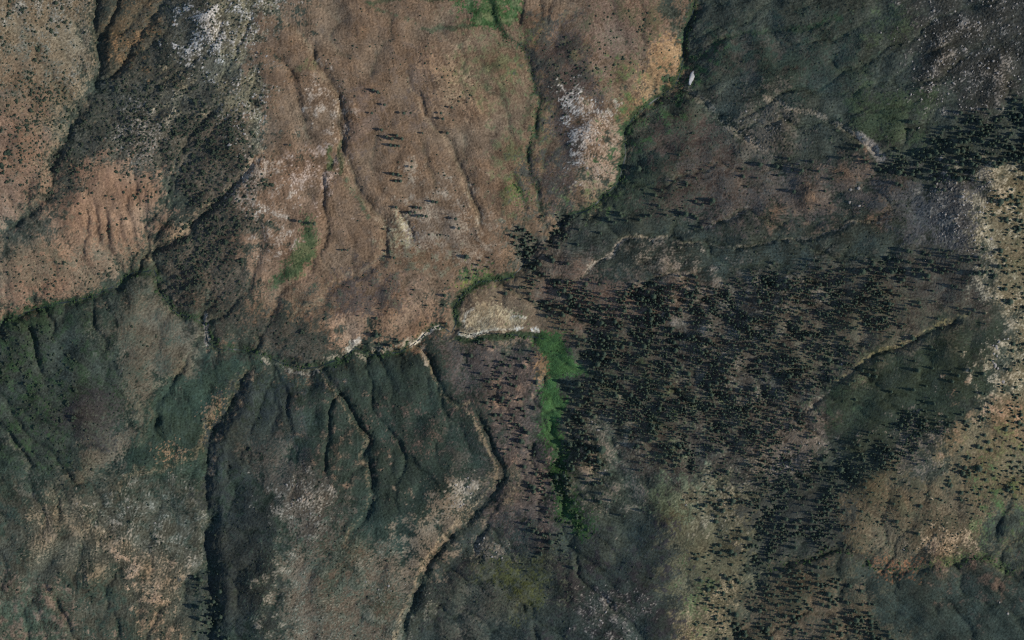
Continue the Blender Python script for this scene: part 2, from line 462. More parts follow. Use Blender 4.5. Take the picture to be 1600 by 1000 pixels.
cover([(680, 105), (715, 85), (745, 110), (752, 160), (745, 190), (720, 165), (690, 150)], (162, 140, 110), BROWN, .3, rough=.6)
cover([(555, 140), (600, 160), (590, 200), (560, 260), (540, 250)], (100, 86, 76), opacity=.5)
cover([(520, 440), (620, 430), (700, 470), (700, 512), (600, 530), (500, 530)], (122, 98, 80), (98, 82, 72), .35)
cover([(600, 455), (690, 462), (696, 505), (640, 525), (560, 540), (520, 520), (560, 490)], (150, 122, 94), (126, 102, 80), .3, 'b', opacity=.9)
cover([(490, 470), (560, 435), (640, 440), (600, 475), (520, 500)], (94, 84, 76), (70, 68, 62), .4, opacity=.8)
cover([(640, 300), (690, 300), (750, 360), (740, 400), (650, 390), (630, 340)], (122, 108, 92), (150, 138, 118), .25, opacity=.6)
cover([(612, 325), (632, 345), (640, 380), (622, 385), (612, 350)], (156, 146, 116), feather=6, warp=4, opacity=.85)
cover([(636, 352), (652, 352), (646, 376), (638, 380)], ROCK_D, ROCK_W, .3, feather=4, warp=3)
# green seeps of the brown slope
cover([(708, -20), (790, -20), (800, 40), (770, 50), (735, 35), (712, 30)], GRASS, (80, 92, 62), .3, 'b', feather=8)
sprinkle([(690, 30), (800, 20), (830, 80), (850, 300), (800, 330), (760, 160), (720, 60)], (92, 99, 66), .8, 'b', opacity=.7)
sprinkle([(830, 60), (862, 70), (860, 280), (838, 300)], (72, 94, 54), 1.0, 'b', opacity=.75)
ribbon([(762, -20), (776, 40), (790, 60), (815, 76), (832, 86), (833, 120), (837, 140), (842, 162), (836, 182), (833, 210), (825, 232), (828, 270), (836, 292), (846, 332)], 4.6, GRASS_D, .95, 1, brk=-.12)
ribbon([(690, 0), (640, -10), (580, 5), (572, 0)], 4, GRASS_D, .6)
ribbon([(570, 0), (588, 14), (625, 22), (650, 36)], 3.5, SEDGE, .6, brk=.2)
ribbon([(660, 45), (700, 46), (735, 38)], 3.5, SEDGE, .6)
cover([(798, 283), (812, 282), (822, 300), (824, 325), (815, 318), (804, 300)], GRASS, (96, 112, 60), .3, feather=5, warp=4)
ribbon([(468, 108), (480, 98), (492, 104)], 7, (92, 98, 64), .6, brk=.2)
ribbon([(515, 235), (517, 262)], 4, GRASS, .7)
ribbon([(532, 220), (533, 270)], 4, GRASS_D, .7)
ribbon([(540, 280), (556, 305), (566, 320), (575, 338)], 3.5, SEDGE, .7, brk=.1)
cover([(473, 335), (482, 336), (492, 352), (497, 380), (494, 398), (478, 412), (462, 430), (440, 442), (418, 450), (426, 430), (442, 418), (455, 395), (462, 375), (472, 366)], (74, 90, 60), (92, 96, 66), .4, feather=5, warp=3, fine=4)
ribbon([(477, 340), (476, 370), (490, 392), (468, 414), (450, 430), (432, 446)], 4, (60, 80, 52), .6, brk=.1)
sprinkle([(500, 460), (380, 470), (430, 500), (440, 560), (520, 560)], SEDGE, .3, 'b', opacity=.6)
sprinkle([(620, 395), (700, 400), (690, 440), (610, 430)], (84, 92, 68), .28, 'b', opacity=.6)
cover([(395, 500), (430, 503), (480, 490), (515, 520), (535, 548), (480, 566), (415, 554)], (100, 94, 80), SAGE_D, .35, rough=.6)
cover([(500, 500), (545, 495), (575, 520), (560, 540), (545, 545), (520, 520)], (152, 124, 98), opacity=.9, feather=8)
# --- strip west of the upper creek
cover([(848, 40), (905, 20), (940, 150), (900, 280), (870, 330), (840, 300), (850, 200)], (104, 90, 80), (70, 70, 62), .42, rough=.6)
cover([(890, -20), (1060, -20), (1060, 60), (1000, 110), (930, 130), (905, 40)], (132, 110, 92), (86, 82, 62), .32, rough=.6)
cover([(1030, 60), (1068, 70), (1066, 96), (1048, 120), (1010, 150), (985, 165), (1000, 120)], (166, 134, 96), BROWN, .2, feather=7, warp=5)
sprinkle([(960, 110), (1005, 110), (1000, 160), (965, 200), (945, 170)], (82, 104, 54), .42, 'b')
sprinkle([(890, 170), (950, 165), (965, 230), (930, 280), (900, 270)], (188, 181, 168), 0.63, opacity=.85, hard=6)
cover([(940, 190), (972, 180), (968, 240), (940, 300), (910, 305), (930, 250)], (160, 136, 112), BROWN, .3, opacity=.8)
# --- north-east, west-facing
cover([(1085, -80), (1680, -80), (1680, 240), (1540, 265), (1200, 300), (960, 330), (976, 210), (1050, 140), (1075, 60)], (84, 88, 75), SAGE_D, .36, 'b', rough=.7)
cover([(1100, 40), (1320, 60), (1330, 130), (1200, 150), (1090, 110)], (96, 91, 78), SAGE_B, .5, 'b', rough=.7)
cover([(1220, 70), (1330, 60), (1360, 140), (1240, 150)], (76, 85, 74), SAGE_B, .45, opacity=.8)
cover([(1340, 140), (1440, 140), (1440, 210), (1360, 215), (1335, 180)], (78, 90, 64), (70, 80, 60), .4)
cover([(1370, 15), (1430, 15), (1425, 45), (1380, 45)], (82, 92, 66), opacity=.8)
cover([(1420, -60), (1680, -60), (1680, 150), (1500, 170), (1420, 130)], (80, 78, 68), (54, 56, 51), .45, rough=1.0)
sprinkle([(1430, -30), (1650, -30), (1650, 120), (1520, 170), (1440, 150)], (160, 150, 134), .12, hard=6)
cover([(1005, 180), (1120, 170), (1190, 240), (1180, 320), (1100, 370), (1000, 330), (985, 260)], (104, 90, 78), (76, 80, 66), .42, rough=.6)
cover([(975, 240), (1020, 200), (1030, 300), (960, 340), (965, 290)], (78, 92, 72), SAGE_D, .3, opacity=.85)
cover([(1100, 250), (1340, 260), (1440, 280), (1400, 330), (1250, 350), (1110, 340)], (112, 98, 84), (86, 82, 74), .4, rough=.7)
cover([(1160, 160), (1225, 165), (1235, 200), (1200, 240), (1160, 215)], (126, 117, 101), (92, 88, 76), .42, rough=1.1)
sprinkle([(1310, 270), (1380, 280), (1360, 340), (1280, 360), (1200, 380), (1220, 330)], (132, 106, 80), .4, 'b', opacity=.7)
cover([(1380, 300), (1480, 270), (1540, 270), (1545, 420), (1480, 400), (1400, 400)], (108, 104, 96), (74, 74, 70), .45, rough=1.0)
sprinkle([(1460, 280), (1545, 270), (1545, 400), (1480, 390)], (160, 150, 132), .3, hard=4)
cover([(1000, 370), (1200, 380), (1330, 355), (1420, 370), (1400, 410), (1200, 420), (1050, 430), (930, 420)], (74, 82, 72), SAGE_D, .38, 'b', rough=.7)
# --- forest floor
cover([(815, 350), (890, 345), (930, 420), (1200, 420), (1400, 400), (1530, 390), (1560, 480), (1500, 500), (1300, 600), (1310, 680), (1200, 750), (1030, 760), (960, 720), (890, 640), (905, 585), (895, 520), (835, 490), (818, 430)], FLOOR, (84, 84, 72), .42, rough=.7)
cover([(850, 395), (930, 420), (1010, 450), (1090, 440), (1050, 500), (900, 520), (850, 480)], (138, 112, 92), (104, 94, 80), .4, opacity=.8)
sprinkle([(1040, 420), (1260, 430), (1300, 600), (1250, 720), (1080, 720)], (146, 134, 116), .15)
sprinkle([(890, 520), (1000, 560), (1200, 680), (1100, 740), (940, 640)], (78, 92, 56), .22, 'b')
cover([(1190, 680), (1260, 660), (1310, 690), (1260, 730), (1190, 740)], (156, 142, 124), FLOOR, .4, rough=.9, opacity=.8)
cover([(925, 650), (960, 660), (1000, 740), (1010, 800), (940, 780)], (92, 100, 80), FLOOR_P, .25, opacity=.7)
cover([(1370, 540), (1440, 520), (1550, 510), (1560, 600), (1480, 680), (1400, 690), (1310, 690), (1290, 610), (1340, 575)], (68, 76, 58), (56, 63, 52), .4, rough=.6)
cover([(1230, 500), (1440, 470), (1500, 490), (1400, 545), (1300, 590), (1240, 590)], (126, 114, 92), (88, 86, 68), .4, rough=.6, opacity=.7)
sprinkle([(1280, 580), (1330, 580), (1330, 640), (1280, 630)], (72, 88, 58), .3, 'b')
# --- eastern crest, sunlit
cover([(1540, 255), (1680, 230), (1680, 760), (1550, 790), (1430, 760), (1480, 690), (1545, 610), (1584, 520), (1560, 470), (1532, 370)], (126, 114, 88), (84, 82, 60), .45, rough=.9)
sprinkle([(1532, 260), (1570, 260), (1560, 420), (1600, 500), (1570, 640), (1540, 620), (1575, 510), (1535, 420)], (178, 164, 138), .42)
sprinkle([(1500, 640), (1680, 600), (1680, 780), (1480, 760)], (144, 112, 86), .35, 'b')
cover([(1400, 690), (1460, 660), (1450, 740), (1400, 760)], (98, 92, 82), FLOOR_P, .3, opacity=.7)
# --- south-east
cover([(1290, 770), (1420, 745), (1560, 760), (1600, 820), (1550, 868), (1440, 884), (1370, 888), (1325, 856), (1250, 830)], (122, 108, 84), (80, 78, 60), .44, rough=.9)
sprinkle([(1440, 845), (1510, 835), (1500, 862), (1440, 870)], (190, 166, 134), .5)
cover([(1350, 872), (1400, 878), (1450, 888), (1440, 900), (1370, 896)], (160, 116, 84), (110, 98, 72), .4, feather=6, warp=5)
sprinkle([(1540, 700), (1680, 700), (1680, 860), (1540, 870)], (70, 100, 56), .34, 'b')
ribbon([(1582, 896), (1562, 880), (1540, 872), (1500, 872), (1470, 880), (1440, 893)], 9, (78, 98, 58), .8, brk=.15)
ribbon([(1322, 858), (1296, 862), (1262, 876), (1232, 882), (1200, 890)], 6, GRASS_D, .75, brk=.1)
ribbon([(1535, 855), (1545, 830), (1560, 800)], 9, GRASS, .6, brk=.2)
cover([(1310, 872), (1370, 898), (1440, 902), (1560, 890), (1680, 830), (1680, 1080), (1420, 1080), (1380, 960), (1320, 960)], (66, 75, 65), SAGE_D, .3, 'b', rough=.6)
sprinkle([(1480, 880), (1560, 880), (1560, 950), (1490, 930)], (112, 92, 76), .3, 'b', opacity=.6)
cover([(1030, 780), (1090, 740), (1200, 760), (1240, 830), (1160, 850), (1190, 900), (1130, 1000), (1120, 1080), (1045, 1080), (1060, 1000), (1030, 860)], (112, 107, 83), (82, 82, 62), .44, rough=.9)
sprinkle([(1075, 750), (1200, 740), (1220, 810), (1130, 830), (1080, 800)], (172, 158, 132), .36)
sprinkle([(1060, 960), (1160, 900), (1180, 960), (1120, 1060), (1060, 1060)], (170, 150, 118), .4)
cover([(1060, 750), (1078, 752), (1072, 800), (1040, 810), (1020, 780)], (90, 100, 76), opacity=.8)
cover([(1075, 900), (1100, 900), (1098, 960), (1082, 975)], (84, 100, 66), opacity=.8, feather=6)
cover([(1190, 890), (1290, 880), (1380, 960), (1440, 1080), (1100, 1080), (1150, 980)], (122, 107, 85), (74, 75, 60), .46, rough=.7)
cover([(1180, 760), (1300, 740), (1320, 860), (1200, 880), (1160, 850)], (88, 86, 74), (64, 66, 58), .4, rough=.7)
# --- south middle
cover([(700, 535), (840, 530), (850, 600), (860, 720), (890, 830), (840, 890), (800, 880), (760, 800), (790, 740), (745, 640), (700, 600), (665, 545)], (104, 92, 82), (76, 73, 67), .44, rough=.7)
sprinkle([(780, 530), (845, 540), (850, 620), (830, 700), (860, 800), (880, 870), (830, 870), (800, 700)], (150, 122, 98), .26, 'b', opacity=.75)
cover([(745, 800), (890, 850), (900, 880), (1030, 820), (1050, 1000), (1050, 1080), (630, 1080), (660, 920), (700, 850)], (68, 75, 66), (58, 56, 54), .35, 'b', rough=.6)
cover([(760, 880), (850, 870), (850, 950), (780, 950)], (92, 94, 48), (80, 84, 66), .4, 'b', opacity=.85)
cover([(708, 930), (770, 910), (790, 970), (730, 1000), (700, 970)], (118, 112, 96), SAGE, .45, opacity=.8)
cover([(752, 835), (788, 838), (790, 870), (765, 880), (752, 860)], (142, 130, 110), (88, 84, 72), .42, feather=8, rough=1.3)
sprinkle(Q(920, 945, 990, 985), ROCK_W, .14)
# --- south-west slope
SW = [(-80, 515), (0, 508), (100, 478), (180, 452), (240, 424), (270, 485), (325, 510), (345, 545), (430, 572), (560, 552), (655, 535), (740, 640), (790, 745), (700, 850), (625, 1000), (620, 1080), (-80, 1080)]
cover(SW, (62, 73, 61), (52, 60, 52), .4, 'b', rough=.5)
cover([(-80, 520), (90, 490), (190, 520), (190, 740), (60, 760), (-80, 650)], (76, 82, 70), (58, 72, 52), .42, 'b', rough=.6)
sprinkle([(0, 560), (60, 560), (100, 660), (90, 720), (40, 690), (0, 640)], (60, 82, 50), .35, 'b', opacity=.6)
cover([(170, 480), (235, 430), (322, 515), (330, 545), (270, 590), (220, 650), (190, 610)], (112, 104, 86), SAGE, .38, rough=.6)
cover([(90, 640), (160, 620), (215, 660), (210, 720), (150, 740)], (84, 80, 74), HEATH_D, .45, opacity=.8)
cover([(140, 690), (220, 640), (230, 700), (200, 740), (120, 760), (60, 780)], (130, 116, 94), SAGE, .5, opacity=.75, rough=.8)
cover([(220, 640), (300, 560), (400, 560), (360, 640), (330, 700), (310, 760), (240, 780), (180, 760)], (66, 80, 64), (58, 71, 60), .4, 'b', rough=.4)
for p in ([(252, 696), (262, 704), (275, 694), (272, 706), (256, 709)], [(260, 714), (266, 714), (266, 721), (258, 720)], [(280, 712), (290, 709), (292, 714), (282, 717)], [(322, 640), (330, 625), (345, 612), (335, 650), (322, 680)]):
    cover(p, (158, 130, 98), feather=3, warp=2, opacity=.85)
ribbon([(395, 585), (385, 605), (372, 632), (360, 655), (345, 680), (334, 705), (330, 740)], 6, (146, 128, 104), .85)
ribbon([(330, 640), (322, 668), (316, 690)], 6, (140, 126, 96), .6, brk=.2)
cover([(-80, 760), (120, 740), (330, 760), (330, 1080), (-80, 1080)], (92, 90, 74), SAGE_B, .5, 'b', rough=.8)
sprinkle([(40, 820), (130, 800), (220, 840), (290, 900), (260, 930), (160, 880), (60, 880)], (146, 128, 102), .4)
sprinkle([(160, 780), (320, 780), (310, 900), (200, 880)], (158, 148, 130), .22)
sprinkle([(200, 880), (290, 900), (290, 1000), (230, 1000)], (166, 136, 106), .24, 'b')
cover([(-80, 930), (60, 920), (140, 1000), (140, 1080), (-80, 1080)], (80, 92, 74), (112, 98, 82), .35, 'b')
for pts, w, c, o in [([(330, 520), (290, 570), (240, 620), (200, 680), (150, 730), (90, 765)], 11, (118, 108, 86), .55),
                    ([(390, 590), (352, 645), (322, 700), (290, 722), (180, 765)], 6, (132, 118, 90), .5),
                    ([(70, 830), (95, 815), (140, 815), (190, 850), (240, 880), (292, 906)], 13, (138, 120, 94), .55),
                    ([(400, 690), (440, 760), (480, 820), (540, 862)], 14, (122, 110, 90), .55),
                    ([(780, 752), (735, 795), (695, 838), (655, 890), (630, 930), (590, 965)], 12, (138, 121, 95), .5),
                    ([(640, 855), (600, 882), (540, 910), (450, 925)], 15, (128, 113, 91), .5),
                    ([(250, 640), (225, 690), (170, 760), (130, 830)], 6, (120, 108, 84), .4),
                    ([(15, 680), (35, 710), (60, 780), (80, 820)], 8, (124, 114, 98), .45)]:
    ribbon(pts, w, c, o, -6, warp=8, brk=.22)
cover([(330, 760), (395, 740), (432, 860), (424, 1080), (332, 1080)], (72, 77, 68), (56, 60, 55), .45, rough=.8, feather=24, warp=22)
cover([(345, 650), (420, 590), (500, 600), (470, 720), (400, 750), (345, 730)], (66, 74, 66), (54, 61, 58), .4, 'b')
cover([(395, 680), (450, 690), (500, 740), (560, 830), (540, 870), (460, 860), (410, 770)], (110, 100, 86), SAGE_D, .45, rough=.9, opacity=.85)
sprinkle([(420, 760), (470, 760), (540, 850), (500, 870), (450, 830)], ROCK_W, .25)
cover([(425, 850), (540, 840), (640, 860), (660, 900), (625, 1000), (620, 1080), (422, 1080)], (118, 106, 88), SAGE_B, .48, rough=.9)
sprinkle([(440, 870), (640, 880), (640, 1000), (440, 1000)], (160, 146, 126), .2)
cover([(500, 860), (545, 850), (560, 900), (510, 930)], SAGE_B, opacity=.7)
cover([(560, 930), (630, 920), (620, 970), (560, 980)], SAGE_B, opacity=.5)
sprinkle([(470, 640), (570, 640), (570, 760), (470, 740)], (138, 112, 88), .06, 'b')
sprinkle([(590, 650), (720, 640), (740, 700), (640, 690)], (116, 92, 78), .25)
cover([(620, 840), (700, 780), (720, 745), (780, 745), (720, 812), (665, 885), (640, 900)], (136, 120, 96), (112, 100, 82), .4, rough=.8)
cover([(700, 770), (725, 742), (755, 745), (745, 770), (715, 790), (700, 800)], (172, 160, 138), (112, 104, 90), .4, feather=7, rough=1.4)
cover([(720, 690), (760, 700), (775, 730), (730, 740)], (116, 108, 96), SAGE_D, .4, opacity=.7)
# --- valley floor
cover([(700, 510), (715, 470), (740, 448), (800, 440), (828, 440), (838, 480), (880, 500), (885, 520), (840, 530), (720, 535)], (136, 118, 95), (106, 95, 76), .4, 'a', feather=8, warp=4)
cover([(718, 524), (722, 500), (728, 486), (745, 480), (748, 470), (756, 474), (778, 474), (786, 486), (803, 480), (800, 494), (819, 496), (820, 508), (812, 514), (780, 515), (757, 519), (745, 525)], (200, 183, 145), (128, 112, 86), .42, 'a', feather=3, warp=2, fine=4, hard=4, rough=.8)
cover([(728, 502), (736, 496), (748, 503), (745, 516), (730, 518)], (126, 110, 88), (170, 156, 128), .25, feather=4, warp=2)
cover([(768, 500), (786, 497), (788, 508), (772, 512)], (128, 112, 90), feather=4, warp=2)
ribbon([(719, 522), (732, 525), (745, 523), (757, 518), (780, 514), (804, 514)], 2.6, (208, 198, 170), .9, -1, warp=.5)
ribbon([(724, 502), (729, 488), (740, 481)], 2.2, (204, 194, 168), .8, 0, warp=.5)
ribbon([(795, 498), (806, 494), (819, 496)], 2.2, (206, 196, 170), .9, 0, warp=.5)
cover([(800, 498), (816, 498), (818, 502), (800, 503)], (84, 100, 64), feather=3, warp=2)
for p in (Q(803, 508, 814, 516), Q(833, 512, 841, 520)):
    cover(p, (214, 206, 184), feather=3, warp=1, fine=2)
cover([(722, 428), (745, 424), (770, 430), (775, 440), (745, 444), (728, 452)], GRASS, (110, 112, 64), .35, 'b', feather=5, warp=4)
ribbon([(800, 430), (778, 436), (748, 442), (726, 458), (713, 480), (716, 503)], 6.5, GRASS_D, .85)
ribbon([(716, 527), (740, 532), (770, 526), (800, 522), (830, 524), (850, 525)], 5.5, GRASS_D, .85)
MEADOW = [(830, 535), (850, 518), (882, 524), (892, 545), (893, 560), (905, 572), (918, 586), (905, 591), (874, 592), (868, 600), (884, 622), (872, 648), (879, 680), (868, 702), (852, 700), (846, 640), (841, 610), (853, 590), (856, 570), (846, 552)]
cover([(838, 545), (856, 560), (858, 595), (845, 610), (838, 590)], OCHRE, opacity=.8, feather=5, warp=3)
cover(MEADOW, (78, 112, 62), (68, 100, 58), .4, 'b', feather=4, warp=3, fine=3, rough=.15)
cover([(852, 690), (872, 690), (890, 760), (915, 800), (930, 830), (905, 850), (880, 800), (862, 740)], (60, 92, 48), GRASS_D, .4, feather=6, warp=5)
sprinkle([(985, 170), (1060, 130), (1075, 80), (1110, 80), (1070, 150), (1060, 180), (1000, 190), (975, 250), (965, 230)], (62, 92, 50), .6, 'b')
sprinkle([(930, 285), (970, 280), (960, 310), (900, 340), (890, 330)], (76, 100, 52), .4, 'b')
ribbon(CREEK[:14], 4, GRASS_D, .75, -1)
ribbon(CREEK[24:], 7, GRASS_D, .7, 0, brk=.05)
ribbon(CREEK[26:36], 4, GRAVEL, .6, -7, brk=.25)
ribbon([(325, 498), (329, 515), (330, 533)], 3, ROCK_W, .8, -3)
ribbon([(640, 536), (655, 524), (668, 519), (685, 514)], 4, (204, 194, 172), .8, brk=.1)
ribbon([(545, 546), (553, 535), (560, 530)], 5, (206, 196, 174), .7)
ribbon([(656, 540), (660, 556), (664, 568)], 4, GRAVEL, .7)
for pts, w, o in [(GULLIES[26][0][:9], 3.5, .8), (GULLIES[26][0][8:], 2, .45), (GULLIES[27][0], 2, .4), (GULLIES[28][0], 6, .55), (GULLIES[29][0], 4, .6), (GULLIES[32][0], 2.5, .6)]:
    ribbon(pts, w, (168, 152, 128), o, 0, brk=.12)
ribbon([(1345, 210), (1360, 228), (1372, 246)], 8, (190, 180, 166), .6)
ribbon(GULLIES[30][0], 5, GRASS_D, .6, brk=.05)
ribbon(GULLIES[31][0], 2.5, (150, 138, 96), .6, -4, brk=.1)
# pale lips west of the cut gullies
for k, w, o, off in [(1, 3, .5, -9), (4, 2, .35, -6), (15, 3, .3, -7), (18, 2.5, .35, -5), (13, 3, .4, -8), (10, 3, .3, -10), (2, 2, .45, -4)]:
    ribbon(GULLIES[k][0], w, (158, 138, 106), o, off, brk=.15)
ribbon(GULLIES[1][0], 4, SAGE_B, .7, 3)

# relief at every scale
HT += ROUGH * (.16 * N_MID + .20 * N_FINE * (.6 + ROUGH)) + (.06 * N_RILL + .10 * N_RILL2) * (1 + .8 * N_BIG).clip(0, 2.5) + 2.2 * N_BIG + .4 * N_HILL
HT += ROUGH * .22 * np.clip(N_GRAIN, -2, 3)
HT -= np.median(HT)
# damper, greener growth in the little channels
CC += (lin((70, 80, 62)) - CC) * (.30 * sm(FLOW, 2.0, 6))[..., None]
# grain of the cover itself: patchy growth and bare soil
val = 1 + (.10 + .10 * ROUGH) * N_FINE + .10 * N_SCR + (.10 + .12 * ROUGH) * N_GRAIN + .12 * N_MID + .09 * N_HILL + .03 * N_RILL
CC *= np.clip(val, .45, 1.7)[..., None]
CC *= (1 + np.stack([.035 * N_BIG, .0 * N_BIG, -.03 * N_BIG], -1))
lum = (CC * np.array([.3, .6, .1])).sum(-1, keepdims=True)
CC = np.clip(lum + (CC - lum) * .97, .008, .8)


def sample(a, px, py):
    fx = np.clip((np.asarray(px, float) - GX[0]) / ST, 0, NX - 1.001); fy = np.clip((np.asarray(py, float) - GY[0]) / ST, 0, NY - 1.001)
    i = fx.astype(int); j = fy.astype(int); u = fx - i; v = fy - j
    return (a[j, i] * (1 - u) * (1 - v) + a[j, i + 1] * u * (1 - v) + a[j + 1, i] * (1 - u) * v + a[j + 1, i + 1] * u * v)


def ground(px, py):
    """map position -> world position on the terrain"""
    h = sample(HT, px, py)
    k = 1 - h / CAM_H
    return (np.asarray(px, float) - 800) * k, (500 - np.asarray(py, float)) * k, h


# ------------------------------------------------------------------ materials
def principled(name, rough=.9, spec=.15):
    m = bpy.data.materials.new(name); m.use_nodes = True
    b = m.node_tree.nodes['Principled BSDF']
    b.inputs['Roughness'].default_value = rough
    b.inputs['Specular IOR Level'].default_value = spec
    return m, b, m.node_tree.nodes, m.node_tree.links


def noise_node(nd, scale, detail=4, rough=.6):
    t = nd.new('ShaderNodeTexNoise'); t.inputs['Scale'].default_value = scale
    t.inputs['Detail'].default_value = detail; t.inputs['Roughness'].default_value = rough
    return t


def ground_material():
    m, b, nd, lk = principled('mountain_ground', .95, .05)
    at = nd.new('ShaderNodeAttribute'); at.attribute_name = 'ground_cover'
    geo = nd.new('ShaderNodeNewGeometry')
    n1 = noise_node(nd, .32, 5, .7); n2 = noise_node(nd, .06, 4, .6)
    vor = nd.new('ShaderNodeTexVoronoi'); vor.inputs['Scale'].default_value = .42
    for t in (n1, n2, vor):
        lk.new(geo.outputs['Position'], t.inputs['Vector'])
    r1 = nd.new('ShaderNodeMapRange'); r1.inputs['From Min'].default_value = .25; r1.inputs['From Max'].default_value = .75
    r1.inputs['To Min'].default_value = .62; r1.inputs['To Max'].default_value = 1.38
    lk.new(n1.outputs['Fac'], r1.inputs['Value'])
    r2 = nd.new('ShaderNodeMapRange'); r2.inputs['From Min'].default_value = .3; r2.inputs['From Max'].default_value = .7
    r2.inputs['To Min'].default_value = .88; r2.inputs['To Max'].default_value = 1.12
    lk.new(n2.outputs['Fac'], r2.inputs['Value'])
    mu = nd.new('ShaderNodeMath'); mu.operation = 'MULTIPLY'
    lk.new(r1.outputs[0], mu.inputs[0]); lk.new(r2.outputs[0], mu.inputs[1])
    mx = nd.new('ShaderNodeVectorMath'); mx.operation = 'SCALE'
    lk.new(at.outputs['Color'], mx.inputs[0]); lk.new(mu.outputs[0], mx.inputs['Scale'])
    lk.new(mx.outputs[0], b.inputs['Base Color'])
    bp = nd.new('ShaderNodeBump'); bp.inputs['Strength'].default_value = .6; bp.inputs['Distance'].default_value = .5
    ad = nd.new('ShaderNodeMath'); ad.operation = 'ADD'
    lk.new(n1.outputs['Fac'], ad.inputs[0]); lk.new(vor.outputs['Distance'], ad.inputs[1])
    lk.new(ad.outputs[0], bp.inputs['Height']); lk.new(bp.outputs[0], b.inputs['Normal'])
    return m


def varied_material(name, c0, c1, scale=.5, rough=.85, spec=.15, tint=True):
    """two natural tones mixed by noise and, from plant to plant, by a random tint"""
    m, b, nd, lk = principled(name, rough, spec)
    geo = nd.new('ShaderNodeNewGeometry')
    n = noise_node(nd, scale, 3); lk.new(geo.outputs['Position'], n.inputs['Vector'])
    isl = nd.new('ShaderNodeMath'); isl.operation = 'MULTIPLY_ADD'
    n2 = noise_node(nd, .045, 3); lk.new(geo.outputs['Position'], n2.inputs['Vector'])
    lk.new(n2.outputs['Fac'], isl.inputs[0]); isl.inputs[1].default_value = 1.2
    lk.new(n.outputs['Fac'], isl.inputs[2])
    r = nd.new('ShaderNodeMapRange'); r.inputs['From Min'].default_value = .7; r.inputs['From Max'].default_value = 1.5
    lk.new(isl.outputs[0], r.inputs['Value'])
    mix = nd.new('ShaderNodeMix'); mix.data_type = 'RGBA'
    mix.inputs['A'].default_value = (*c0, 1); mix.inputs['B'].default_value = (*c1, 1)
    lk.new(r.outputs[0], mix.inputs['Factor']); lk.new(mix.outputs['Result'], b.inputs['Base Color'])
    return m


M_GROUND = ground_material()
M_NEEDLE = varied_material('conifer_needles', (.042, .064, .048), (.078, .102, .062), .6)
M_BARK = varied_material('bark', (.06, .045, .035), (.10, .08, .06), 1.0)
M_JUNIPER = varied_material('shrub_leaves', (.030, .046, .032), (.062, .074, .044), .5)
M_WILLOW = varied_material('willow_leaves', (.032, .062, .026), (.060, .096, .036), .5)
M_ROCK = varied_material('weathered_rock', (.20, .18, .155), (.42, .385, .335), .4, .9)
M_SNAG = varied_material('grey_deadwood', (.16, .15, .14), (.34, .32, .29), .8)
M_GRASS = varied_material('meadow_blades', (.054, .100, .040), (.080, .132, .052), .3)

# water of the creek
M_WATER, wb, _n, _l = principled('creek_water', .45, .3)
wb.inputs['Base Color'].default_value = (.018, .03, .03, 1)
wno = noise_node(_n, 1.2, 3); wbp = _n.new('ShaderNodeBump'); wbp.inputs['Strength'].default_value = .4
_l.new(wno.outputs['Fac'], wbp.inputs['Height']); _l.new(wbp.outputs[0], wb.inputs['Normal'])


# ------------------------------------------------------------------ mesh helpers
def mesh_from(name, V, F, mat, smooth=False):
    """V (n,3); F (m,3) triangles"""
    me = bpy.data.meshes.new(name)
    V = np.ascontiguousarray(V, np.float32); F = np.ascontiguousarray(F, np.int32)
    k = F.shape[1]
    me.vertices.add(len(V)); me.vertices.foreach_set('co', V.ravel())
    me.loops.add(F.size); me.loops.foreach_set('vertex_index', F.ravel())
    me.polygons.add(len(F)); me.polygons.foreach_set('loop_start', np.arange(0, F.size, k, dtype=np.int32))
    me.polygons.foreach_set('loop_total', np.full(len(F), k, np.int32))
    if smooth:
        me.polygons.foreach_set('use_smooth', np.ones(len(F), bool))
    me.materials.append(mat)
    me.update(calc_edges=True)
    return me


def obj(name, me, parent=None, loc=(0, 0, 0)):
    o = bpy.data.objects.new(name, me); COL.objects.link(o)
    o.location = loc
    if parent is not None:
        o.parent = parent
    return o


def tag(o, label=None, cat=None, group=None, kind=None):
    if label: o['label'] = label
    if cat: o['category'] = cat
    if group: o['group'] = group
    if kind: o['kind'] = kind
    return o


# ------------------------------------------------------------------ the terrain: fine where the canyon lies, coarser outward to the horizon
def outer(edge, sign):
    r, d, p = [], ST, edge
    while abs(p - edge) < 14000:
        d = 4.0 if abs(p - edge) < 90 else d * 1.17; p += sign * d; r.append(p)
    return r


AX = np.array(outer(GX[0], -1)[::-1] + list(GX) + outer(GX[-1], 1))
AY = np.array(outer(GY[0], -1)[::-1] + list(GY) + outer(GY[-1], 1))
NO = len(outer(GX[0], -1)); NP = len(outer(GY[0], -1))


def mirror(a, lo, hi):
    t = np.abs((a - lo) % (2 * (hi - lo)))
    return lo + np.where(t > hi - lo, 2 * (hi - lo) - t, t)


